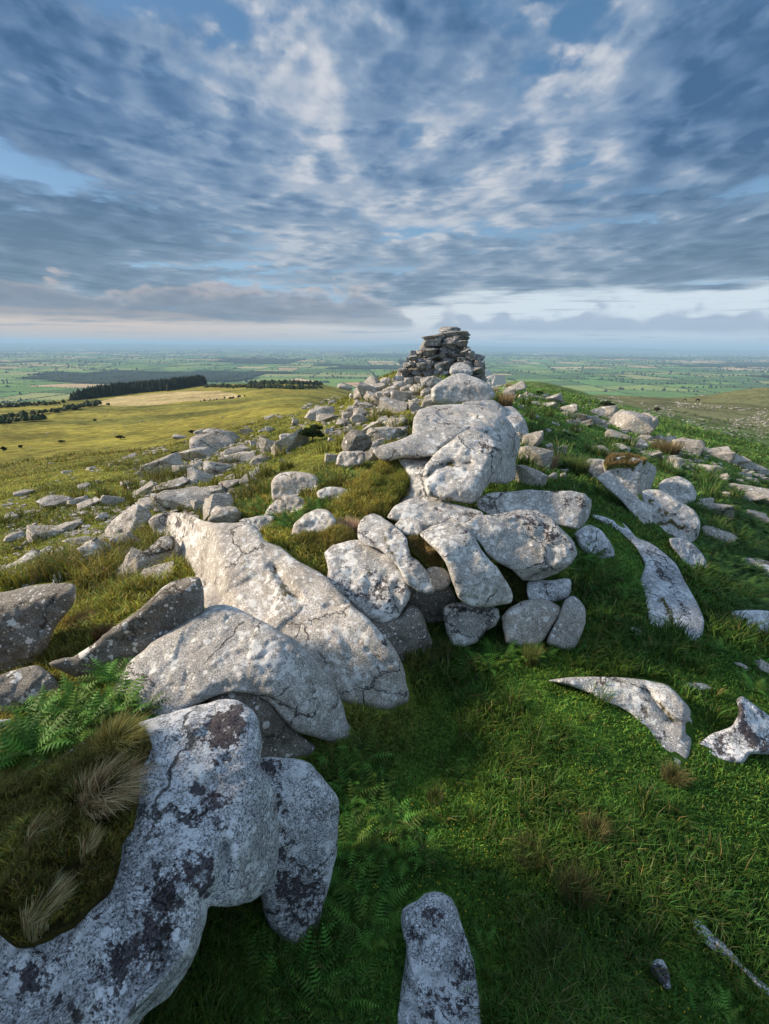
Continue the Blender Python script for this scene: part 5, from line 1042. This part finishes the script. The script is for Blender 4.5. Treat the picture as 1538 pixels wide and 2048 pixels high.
# labels for the loose rocks
def words():
    used = {}
    for o, px, py, w, h, lab, group in LABELED:
        if lab == 'TOR': continue
        sz = 'large' if w * h > 1400 else 'middling' if w * h > 500 else 'small' if w * h > 180 else 'tiny'
        sh = 'flat' if w > 2.4 * h else 'upright' if h > w * 1.05 else 'blocky' if w < 1.6 * h else 'oblong'
        li = sorted(LAND, key=lambda L: (L[1] - px) ** 2 + (L[2] - py) ** 2)[0]; dx, dy = px - li[1], py - li[2]
        d = ('left of' if dx < 0 else 'right of') if abs(dx) > 2 * abs(dy) else ('above' if dy < 0 else 'below') if abs(dy) > 2 * abs(dx) else ('above left of' if dx < 0 and dy < 0 else 'below left of' if dx < 0 else 'above right of' if dy < 0 else 'below right of')
        used.setdefault((sz, sh, d, li[0]), []).append((px, py, o, math.hypot(dx, dy), group))
    O_ = ['nearest', 'second nearest', 'third nearest', 'fourth nearest', 'fifth nearest', 'sixth nearest', 'seventh nearest', 'eighth nearest', 'ninth nearest', 'tenth nearest']
    for (sz, sh, d, ln), lst in used.items():
        lst.sort(key=lambda q: q[3])
        for i, q in enumerate(lst):
            if len(lst) == 1: s = f'{sz} {sh} grey rock on the slope {d} the {ln}'
            else: s = f'{sz} {sh} rock {d} the {ln}, ' + (O_[i] if i < 10 else 'farthest')
            tag(q[2], s, 'rock', q[4])
    tor = [q for q in LABELED if q[5] == 'TOR']; tor.sort(key=lambda q: q[2] - q[4])
    names = ['top', 'second', 'third', 'fourth', 'fifth', 'sixth', 'seventh', 'eighth', 'ninth', 'lowest']; n = len(tor)
    rows = [tor[0:1], tor[1:4], tor[4:9], tor[9:14], tor[14:20], tor[20:26], tor[26:32], tor[32:38], tor[38:44], tor[44:]]
    pos = {1: ['only'], 2: ['left', 'right'], 3: ['left', 'middle', 'right']}; od = ['leftmost', 'second from left', 'third from left', 'fourth from left', 'fifth from left', 'sixth from left', 'seventh from left', 'eighth from left']
    for r_, row in enumerate(rows):
        row.sort(key=lambda q: q[1])
        for i, q in enumerate(row):
            if r_ == 0: s = 'thin capstone lying alone on the very top of the stacked summit tor'
            else:
                wd = pos[len(row)][i] if len(row) < 4 else ('rightmost' if i == len(row) - 1 else od[i])
                s = f'slab in the {names[r_]} course of the stacked summit tor, {wd}'
            tag(q[0], s, 'slab', q[6])
words()
def scree_stuff():
    """very many tiny stones: one mesh"""
    sp = Soup(); tmpl = []
    for i in range(6):
        me = STONES['granite_far'][i]; bm = bmesh.new(); bm.from_mesh(me)
        bmesh.ops.dissolve_limit(bm, angle_limit=.25, verts=bm.verts, edges=bm.edges); bmesh.ops.triangulate(bm, faces=bm.faces)
        tmpl.append((np.array([v.co for v in bm.verts]), np.array([[v.index for v in f.verts] for f in bm.faces]))); bm.free()
    regs = [([(1180,795),(1538,820),(1538,880),(1450,870),(1300,850),(1100,800)], 900, 2.2, 6), ([(1100,790),(1400,805),(1538,830),(1538,850),(1300,830)], 500, 2, 5), ([(0,1000),(300,900),(550,830),(680,790),(700,840),(560,920),(400,1010),(200,1120),(0,1190)], 1700, 3.2, 12), ([(150,1000),(420,880),(560,880),(500,980),(380,1050),(200,1140),(120,1120)], 1300, 5, 17),             ([(1200,850),(1538,950),(1538,1010),(1350,930),(1180,880)], 900, 3.5, 14), ([(690,800),(860,750),(870,820),(780,900),(660,870)], 800, 5, 14), ([(820,740),(850,725),(880,740),(870,790),(780,800),(760,775)], 220, 5, 12), ([(950,752),(1000,765),(1060,800),(1000,790)], 120, 5, 12), ([(0,850),(560,800),(560,860),(200,960),(0,1000)], 60, 2, 6), ([(960,775),(1060,800),(1070,850),(1020,830)], 60, 4, 9)]
    for poly, n, w0, w1 in regs:
        q = rand_in(poly, n); Pw = hits(q, False); z = ground_z(Pw[:, 0], Pw[:, 1]); cl = fbm(q[:, 0] / 60, q[:, 1] / 18, oct=3)
        for i in range(n):
            if cl[i] < -.12: continue
            dep = float(Pw[i] @ CF); s = math.exp(RNG.uniform(math.log(w0), math.log(w1))) / F * dep; v, t_ = tmpl[i % 6]; a = RNG.random() * 6.28; ca, sa = math.cos(a), math.sin(a)
            R_ = np.array([[ca, -sa, 0], [sa, ca, 0], [0, 0, 1]]); sp.add(v @ R_.T * np.array([s, s * .8, s * .45]) + np.array([Pw[i, 0], Pw[i, 1], z[i] + .08 * s]), t_, np.ones((len(v), 3)) * .4)
    o = link('scree', sp.mesh('scree', M['granite_far'])); tag(o, 'countless small grey stones strewn over the slopes and the moor', 'scree', kind='stuff')
scree_stuff()

# ------------------------------------------------------------------ hawthorn and shrubs
def leafy(name, P, H, Wd, n, col, leaf, trunk, label, group=None, cat='bush', flat=.8, lean=0.0):
    root = empty(name, tuple(P)); tag(root, label, cat, group); rg = RNG
    cl = rg.normal(0, .42, (16, 3)); cl = cl / (1 + np.linalg.norm(cl, axis=1)[:, None] * .5); cr = rg.uniform(.22, .42, 16)
    k = rg.integers(0, 16, n); d = rg.normal(0, 1, (n, 3)); d /= np.linalg.norm(d, axis=1)[:, None]
    q = cl[k] + d * (cr[k] * rg.random(n) ** .35)[:, None]
    q = q * np.array([Wd * .62, Wd * .5, H * .5 * flat]) + np.array([lean * H, 0, H * .60])
    a = rg.normal(0, 1, (n, 3)); b = rg.normal(0, 1, (n, 3)); a /= np.linalg.norm(a, axis=1)[:, None]; b = np.cross(a, b); b /= np.linalg.norm(b, axis=1)[:, None] + 1e-9
    V = np.stack([q - a * leaf, q + b * leaf * .6, q + a * leaf, q - b * leaf * .6], 1).reshape(-1, 3); i4 = np.arange(n)[:, None] * 4
    Tt = np.concatenate([i4 + [0, 1, 2], i4 + [0, 2, 3]], 1).reshape(-1, 3); c = np.repeat(vary(np.tile(col, (n, 1)), .3), 4, 0)
    link('crown', mesh_np('crown', V, Tt, 3, M['leaf'], False, c), (0, 0, 0), root)
    bm = bmesh.new()
    def limb(p0, p1, r0_, r1_):
        p0, p1 = Vector(p0), Vector(p1); dv = p1 - p0; m_ = Matrix.Translation((p0 + p1) / 2) @ dv.to_track_quat('Z', 'Y').to_matrix().to_4x4()
        bmesh.ops.create_cone(bm, cap_ends=True, segments=6, radius1=r0_, radius2=r1_, depth=dv.length, matrix=m_)
    t_ = trunk; limb((0, 0, -.1), (lean * H * .4, 0, H * .35), t_, t_ * .7)
    for i in range(6):
        a_ = i * 1.05 + rg.random(); limb((lean * H * .35, 0, H * .3), (lean * H + math.cos(a_) * Wd * .3, math.sin(a_) * Wd * .25, H * rg.uniform(.5, .8)), t_ * .6, t_ * .15)
    me = bpy.data.meshes.new('trunk'); bm.to_mesh(me); bm.free(); me.materials.append(M['bark']); link('trunk', me, (0, 0, 0), root)
def bush_px(px, py, w, h, n, col, label, name='shrub', group=None, cat='bush', lean=0):
    P = hit(px, py); dep = float(P @ CF); Wm, Hm = w / F * dep, h / F * dep
    leafy(name, P, Hm * 1.08, Wm, n, col, max(.04, 1.5 / F * dep), Wm * .04, label, group, cat, lean=lean)
bush_px(625, 886, 50, 36, 3800, (0.028, 0.048, 0.012), 'dark wind-clipped hawthorn bush standing alone on the left slope', 'hawthorn_bush', lean=.08)
bush_px(1210, 816, 28, 13, 900, (0.04, 0.045, 0.02), 'flat-topped dark shrub on a rock at the right skyline', lean=.1)
bush_px(1313, 824, 14, 9, 400, (0.05, 0.055, 0.025), 'small round shrub on the right moor')
bush_px(352, 913, 18, 11, 400, (0.05, 0.06, 0.018), 'low round shrub above the scree, left of centre')
bush_px(242, 880, 16, 9, 400, (0.05, 0.055, 0.02), 'olive shrub in the middle of the left moor')
bush_px(8, 903, 14, 10, 350, (0.03, 0.04, 0.018), 'dark shrub at the left edge of the moor')
bush_px(43, 897, 9, 7, 250, (0.03, 0.04, 0.018), 'second dark shrub from the left edge of the moor')
bush_px(122, 886, 14, 5, 250, (0.04, 0.045, 0.02), 'flat dark gorse patch on the left moor')
bush_px(190, 843, 8, 5, 200, (0.035, 0.045, 0.02), 'tiny dark shrub near the top of the left moor')
bush_px(385, 868, 14, 8, 250, (0.05, 0.055, 0.02), 'olive shrub on the moor above the scree, right of the round one')
bush_px(217, 811, 8, 5, 200, (0.02, 0.03, 0.012), 'dark shrub at the lower edge of the pale mown field')
bush_px(1080, 792, 16, 9, 500, (0.04, 0.05, 0.015), 'rounded shrub on the skyline right of the summit tor')
bush_px(803, 734, 22, 14, 800, (0.04, 0.035, 0.015), 'brown heather clump on the left shoulder of the summit tor')
bush_px(1245, 1018, 20, 16, 400, (0.03, 0.06, 0.015), 'dark fern-like shrub beside the long slanting slab')

# ponies on the far moor
def pony(px, py, yaw, label, s=1.0):
    P = hit(px, py); bm = bmesh.new(); lay = bm.verts.layers.skin.verify()
    pts = [(0, 0, 1.0, .26), (.35, 0, 1.02, .28), (.7, 0, 1.0, .25), (-.35, 0, 1.02, .26), (.95, 0, .85, .15), (1.15, 0, .45, .11), (1.3, 0, .15, .07), (-.55, .15, .6, .11), (-.5, .15, .02, .05), (-.55, -.15, .6, .11), (-.62, -.15, .02, .05), (.62, .14, .6, .09), (.66, .14, .02, .05), (.62, -.14, .6, .09), (.55, -.14, .02, .05), (-.68, 0, .85, .05), (-.75, 0, .35, .05)]
    es = [(0, 1), (1, 2), (0, 3), (2, 4), (4, 5), (5, 6), (3, 7), (7, 8), (3, 9), (9, 10), (2, 11), (11, 12), (2, 13), (13, 14), (3, 15), (15, 16)]
    vs = []
    for x, y, z, r in pts:
        v = bm.verts.new((x * s, y * s, z * s)); v[lay].radius = (r * s, r * s); vs.append(v)
    vs[0][lay].use_root = True
    for a, b in es: bm.edges.new((vs[a], vs[b]))
    me = bpy.data.meshes.new('pony'); bm.to_mesh(me); bm.free(); me.materials.append(M['dark_coat'])
    o = link('pony', me, tuple(P)); o.rotation_euler = (0, 0, yaw); o.modifiers.new('skin', 'SKIN'); sub = o.modifiers.new('sub', 'SUBSURF'); sub.levels = 1; sub.render_levels = 1
    tag(o, label, 'pony', 'ponies grazing on the moor')
pony(1394, 804, 0.2, 'dark brown pony grazing on the far right moor, right one of the pair', 1.3)
pony(1370, 802, 2.6, 'dark pony grazing on the far right moor, left one of the pair')

# ------------------------------------------------------------------ the lowland
def build_lowland():
    rg = random.Random(5); leaves = []
    def split(p, depth):
        a = 0
        for i in range(len(p)): a += p[i][0] * p[(i + 1) % len(p)][1] - p[(i + 1) % len(p)][0] * p[i][1]
        a = abs(a) / 2; c = np.mean(p, 0); r = math.hypot(*c)
        if r > 17000: lim = 2.2e5
        else: lim = 40000 + r * 12
        if a < lim * rg.uniform(.5, 2.0) or depth > 16: leaves.append(p); return
        e = [(np.hypot(*(p[(i + 1) % len(p)] - p[i])), i) for i in range(len(p))]; L, i = max(e)
        k = rg.uniform(.35, .65); m_ = p[i] + (p[(i + 1) % len(p)] - p[i]) * k
        d = p[(i + 1) % len(p)] - p[i]; ang = math.atan2(d[1], d[0]) + math.pi / 2 + rg.gauss(0, .16); n = np.array([-math.sin(ang), math.cos(ang)])
        s = (np.array(p) - m_) @ n; A_, B_ = [], []
        for j in range(len(p)):
            q, w = p[j], p[(j + 1) % len(p)]; s0, s1 = s[j], s[(j + 1) % len(p)]
            (A_ if s0 >= 0 else B_).append(q)
            if s0 * s1 < 0: x = q + (w - q) * (s0 / (s0 - s1)); A_.append(x); B_.append(x)
        if len(A_) < 3 or len(B_) < 3: leaves.append(p); return
        split(A_, depth + 1); split(B_, depth + 1)
    for x0 in range(-13000, 13000, 2000):
        for y0_ in range(1000, 14000, 1800):
            if abs(x0 + 1000) > (y0_ + 1800) * .95 + 500: continue
            split([np.array(q, float) for q in ((x0, y0_), (x0 + 2000, y0_), (x0 + 2000, y0_ + 1800), (x0, y0_ + 1800))], 0)
    greens = [(0.12, 0.22, 0.05), (0.17, 0.28, 0.065), (0.09, 0.17, 0.05), (0.23, 0.30, 0.085), (0.08, 0.14, 0.045), (0.13, 0.25, 0.07), (0.28, 0.30, 0.11)]; tans = [(0.52, 0.37, 0.20), (0.44, 0.34, 0.17), (0.50, 0.32, 0.19), (0.56, 0.43, 0.26)]
    V, Fc, nv, cols = [], [], [], []; hx = []; n = 0
    for p in leaves:
        p = np.array(p); c = p.mean(0); r = math.hypot(*c)
        if r < 1250: continue
        # moor edge: nothing of this on the hill itself
        w = fbm(np.array([c[0] / 1400]), np.array([c[1] / 1400 + 3]), oct=3)[0]
        wood = w > .26 and rg.random() < .75; tan = (not wood) and rg.random() < (.20 if fbm(np.array([c[0] / 1900 + 7]), np.array([c[1] / 1900]), oct=2)[0] > -.05 else .05)
        col = (0.02, 0.035, 0.014) if wood else rg.choice(tans) if tan else rg.choice(greens)
        q = c + (p - c) * .985; zz = ground_z(q[:, 0], q[:, 1]) + 2.0 + (8 if wood else 0)
        V.append(np.column_stack([q, zz])); Fc += list(range(n, n + len(q))); nv.append(len(q)); n += len(q); cols += [col] * len(q)
        for i in range(len(p)):
            a, b = p[i], p[(i + 1) % len(p)]; L = np.hypot(*(b - a)); st = max(9, r * .0042); k = int(L / st)
            if a[0] + a[1] * .7 > b[0] + b[1] * .7: continue        # each hedge once
            tree = rg.random() < .22
            for j in range(k):
                t_ = (j + rg.random()) / max(1, k); hx.append((*(a + (b - a) * t_), (rg.uniform(7, 12) if rg.random() < (.4 if tree else .03) else rg.uniform(2.0, 3.4)) * (1 + r / 14000), st * .75))
        if wood:
            area = max(30, min(240, int((np.ptp(p[:, 0]) * np.ptp(p[:, 1])) / (st ** 2 * 2.2))))
            for _ in range(area):
                w_ = np.array([rg.random() for _ in p]); w_ /= w_.sum(); hx.append((*(w_ @ p), rg.uniform(9, 14), st * 1.1))
    me = mesh_np('fields', np.vstack(V), Fc, nv, M['field'], False, np.array(cols)); o = link('fields', me); tag(o, kind='structure')
    hx = np.array(hx); n = len(hx); az = np.degrees(np.arctan2(hx[:, 0], hx[:, 1])); hx = hx[(np.abs(az) < 46)]; n = len(hx); z = ground_z(hx[:, 0], hx[:, 1])
    oct_ = np.array([[1, 0, .35], [.3, .95, .4], [-.8, .55, .3], [-.75, -.6, .4], [.35, -.9, .3], [0, 0, 1], [.1, .1, -.1]])
    tr = np.array([[0, 1, 5], [1, 2, 5], [2, 3, 5], [3, 4, 5], [4, 0, 5], [1, 0, 6], [2, 1, 6], [3, 2, 6], [4, 3, 6], [0, 4, 6]])
    a = RNG.random(n) * 6.28; ca, sa = np.cos(a), np.sin(a); wd = np.maximum(hx[:, 3] * .62, hx[:, 2] * .5) * (.7 + .6 * RNG.random(n))
    j = 1 + .25 * RNG.normal(0, 1, (n, 7, 3)); t = oct_[None] * j
    X = (t[..., 0] * ca[:, None] - t[..., 1] * sa[:, None]) * wd[:, None] + hx[:, 0, None]; Y = (t[..., 0] * sa[:, None] + t[..., 1] * ca[:, None]) * wd[:, None] + hx[:, 1, None]
    Z = t[..., 2] * hx[:, 2, None] + z[:, None] + 1
    c = np.repeat(vary(np.tile((0.026, 0.042, 0.016), (n, 1)), .3), 7, 0)
    Tt = (tr[None] + np.arange(n)[:, None, None] * 7).reshape(-1, 3)
    o = link('hedgerow_trees', mesh_np('hedgerow_trees', np.stack([X, Y, Z], -1).reshape(-1, 3), Tt, 3, M['far_leaf'], False, c)); tag(o, 'dark hedgerows and tree clumps between the fields of the lowland', 'hedges', kind='stuff')
    print('fields', len(leaves), 'hedge', n)
build_lowland()
def build_plantation():
    base = hits([(140,803),(160,800),(200,797),(250,790),(300,785),(350,780),(388,774),(398,773)])[:, :2]; sp = Soup()
    def cone(x, y, z, h, r, col):
        a = np.arange(7) * 2 * np.pi / 7 + RNG.random(); 
        for k in range(3):
            z0 = z + h * (.12 + .27 * k); z1 = z + h * (.55 + .225 * k); rr = r * (1 - .28 * k) * (1 + .2 * RNG.normal(0, 1, 7))
            V = np.vstack([np.column_stack([x + rr * np.cos(a), y + rr * np.sin(a), np.full(7, z0)]), [x, y, z1]]); Tt = np.array([[i, (i + 1) % 7, 7] for i in range(7)])
            sp.add(V, Tt, np.tile(col * (.8 + .2 * k), (8, 1)))
    dr = base[-1] - base[0]; away = np.array([-.25, 1.0])
    for i in range(1500):
        k = RNG.random() * (len(base) - 1); j = int(k); p = base[j] + (base[j + 1] - base[j]) * (k - j) + away * RNG.random() * 55 + RNG.normal(0, 1.5, 2)
        z = ground_z(p[0], p[1])[0]; e = k / (len(base) - 1); cone(p[0], p[1], z - .5, RNG.uniform(7, 13) * (.5 + .5 * min(1, e * 3)) * (1 if e < .97 else .8), RNG.uniform(1.8, 2.8), np.array([0.012, 0.020, 0.010]) * RNG.uniform(.7, 1.5))
    o = link('conifer_plantation', sp.mesh('conifer_plantation', M['far_leaf'])); tag(o, 'dark conifer plantation behind the pale mown field', 'plantation', kind='stuff')
    # ragged scrub and hedge line along the moor foot
    sp = Soup()
    for (x0, y0_), (x1, y1_), n, h in (((0,836),(130,820),70,1.2), ((0,815),(125,806),60,1.6), ((415,773),(640,777),260,2.0), ((0,845),(90,838),30,1.6), ((130,820),(200,808),50,2), ((400,804),(490,793),40,.8), ((500,768),(640,770),160,3)):
        q = np.column_stack([np.linspace(x0, x1, n), np.linspace(y0_, y1_, n)]) + RNG.normal(0, 1.0, (n, 2)) * [3, 1.0]; Pw = hits(q)
        for p in Pw:
            hh = h * RNG.uniform(.5, 1.5) ; rr = hh * RNG.uniform(.5, .9); a = np.arange(6) * 1.047 + RNG.random()
            for k_, zz, rk in ((0, 0, .8), (1, .45, 1.0)):
                V = np.vstack([np.column_stack([p[0] + rr * rk * np.cos(a) * (1 + .2 * RNG.normal(0, 1, 6)), p[1] + rr * rk * np.sin(a), np.full(6, p[2] + hh * zz * .6)]), [p[0], p[1], p[2] + hh * (.6 + .4 * k_)]])
                sp.add(V, np.array([[i, (i + 1) % 6, 6] for i in range(6)]), np.tile(np.array([0.022, 0.034, 0.013]) * RNG.uniform(.6, 1.5), (7, 1)))
    o = link('moor_foot_scrub', sp.mesh('moor_foot_scrub', M['far_leaf'])); tag(o, 'scrubby hedge line and trees where the left moor meets the fields', 'scrub', kind='stuff')
build_plantation()
def turbine(px, py, hpx, label, r):
    d = ray(px, py); d = d / math.hypot(d[0], d[1]); x, y = d[0] * r, d[1] * r; z = ground_z(x, y)[0]; H = hpx / F * r
    root = empty('wind_turbine', (x, y, z)); tag(root, label, 'wind turbine', 'wind turbines on the lowland')
    bm = bmesh.new(); bmesh.ops.create_cone(bm, cap_ends=True, segments=10, radius1=2.6, radius2=1.6, depth=H, matrix=Matrix.Translation((0, 0, H / 2))); me = bpy.data.meshes.new('tower'); bm.to_mesh(me); bm.free(); me.materials.append(M['white']); link('tower', me, (0, 0, 0), root)
    for k in range(3):
        a = 2.094 * k + .4 + px; bm = bmesh.new(); L = H * .48; vs = [bm.verts.new(v) for v in ((-1.4, -3, 0), (1.4, -3, 0), (.5, -3, L), (-.5, -3, L), (-1.4, -2.4, 0), (1.4, -2.4, 0), (.5, -2.8, L), (-.5, -2.8, L))]
        for f in ((0, 1, 2, 3), (7, 6, 5, 4), (0, 4, 5, 1), (1, 5, 6, 2), (2, 6, 7, 3), (3, 7, 4, 0)): bm.faces.new([vs[i] for i in f])
        bmesh.ops.transform(bm, matrix=Matrix.Translation((0, 0, H)) @ Matrix.Rotation(a, 4, 'Y'), verts=bm.verts); me = bpy.data.meshes.new('blade'); bm.to_mesh(me); bm.free(); me.materials.append(M['white']); link('blade', me, (0, 0, 0), root)
turbine(230, 706, 8, 'leftmost of the tiny white wind turbines on the horizon plain', 7500)
turbine(334, 706, 9, 'white wind turbine second from the left on the horizon plain', 7500)
turbine(535, 706, 6, 'faintest and smallest wind turbine, third from the left on the plain', 9000)
turbine(647, 718, 10, 'nearest white wind turbine, left of the stacked summit tor', 5500)

# ------------------------------------------------------------------ unseen rock mass added beside the camera to shade the foreground
def shade_blocker_rock():
    nx, ny = 60, 90; X, Y = np.meshgrid(np.linspace(0, 1, nx), np.linspace(0, 1, ny)); x = -10.5 + 4.6 * X; y = -8 + 12.9 * Y
    g = ground_z(x.ravel(), y.ravel(), False).reshape(x.shape)
    prof = np.minimum(1, 6 * np.minimum(X, 1 - X)) ** .5 * np.minimum(1, 5 * np.minimum(Y, 1 - Y)) ** .6
    top = 1.9 + .9 * fbm(x * .35, y * .35, oct=4) - .9 * sstep(2.5, 4.6, y)
    z = g - .6 + (top - g + .6) * prof; x2 = x + .35 * fbm(y * .8, z * 1.1, x * .5, oct=4); y2 = y + .3 * fbm(x * .8 + 9, z * 1.1, y * .5, oct=4)
    V = np.stack([x2, y2, z], -1).reshape(-1, 3); i = (np.arange(ny - 1)[:, None] * nx + np.arange(nx - 1)[None]).ravel(); Q = np.stack([i, i + 1, i + nx + 1, i + nx], 1)
    o = link('shade_blocker_rock', mesh_np('shade_blocker_rock', V, Q, 4, M['granite_dark'], True)); tag(o, 'unseen granite mass added left of the frame to shade the foreground', 'outcrop')
shade_blocker_rock()

# ------------------------------------------------------------------ haze
def haze():
    bm = bmesh.new(); bmesh.ops.create_cube(bm, size=1); me = bpy.data.meshes.new('haze'); bm.to_mesh(me); bm.free()
    x, y, z0, z1 = 97000, 97000, ZMIN - 1.0, max(12.0, ZMAX + 8)
    o = link('haze', me, (0, 0, (z0 + z1) / 2)); o.scale = (x, y, z1 - z0)
    mt = bpy.data.materials.new('haze'); mt.use_nodes = True; t = NT(mt.node_tree); t.n.remove(t.n['Principled BSDF'])
    v = t.new('ShaderNodeVolumePrincipled'); v.inputs['Color'].default_value = (0.46, 0.68, 0.95, 1); v.inputs['Density'].default_value = 0.00009; v.inputs['Anisotropy'].default_value = 0.0
    t.l.new(v.outputs[0], t.n['Material Output'].inputs['Volume']); me.materials.append(mt); tag(o, kind='stuff', label='pale blue air haze over the lowland', cat='haze')
gob = bpy.data.objects['ground']; _co = np.empty(len(gob.data.vertices) * 3, np.float32); gob.data.vertices.foreach_get('co', _co); ZMIN, ZMAX = float(_co[2::3].min()), float(_co[2::3].max())
print('zmin', ZMIN, 'zmax', _co[2::3].max())
haze()
SC.cycles.volume_bounces = 1; SC.cycles.max_bounces = 6
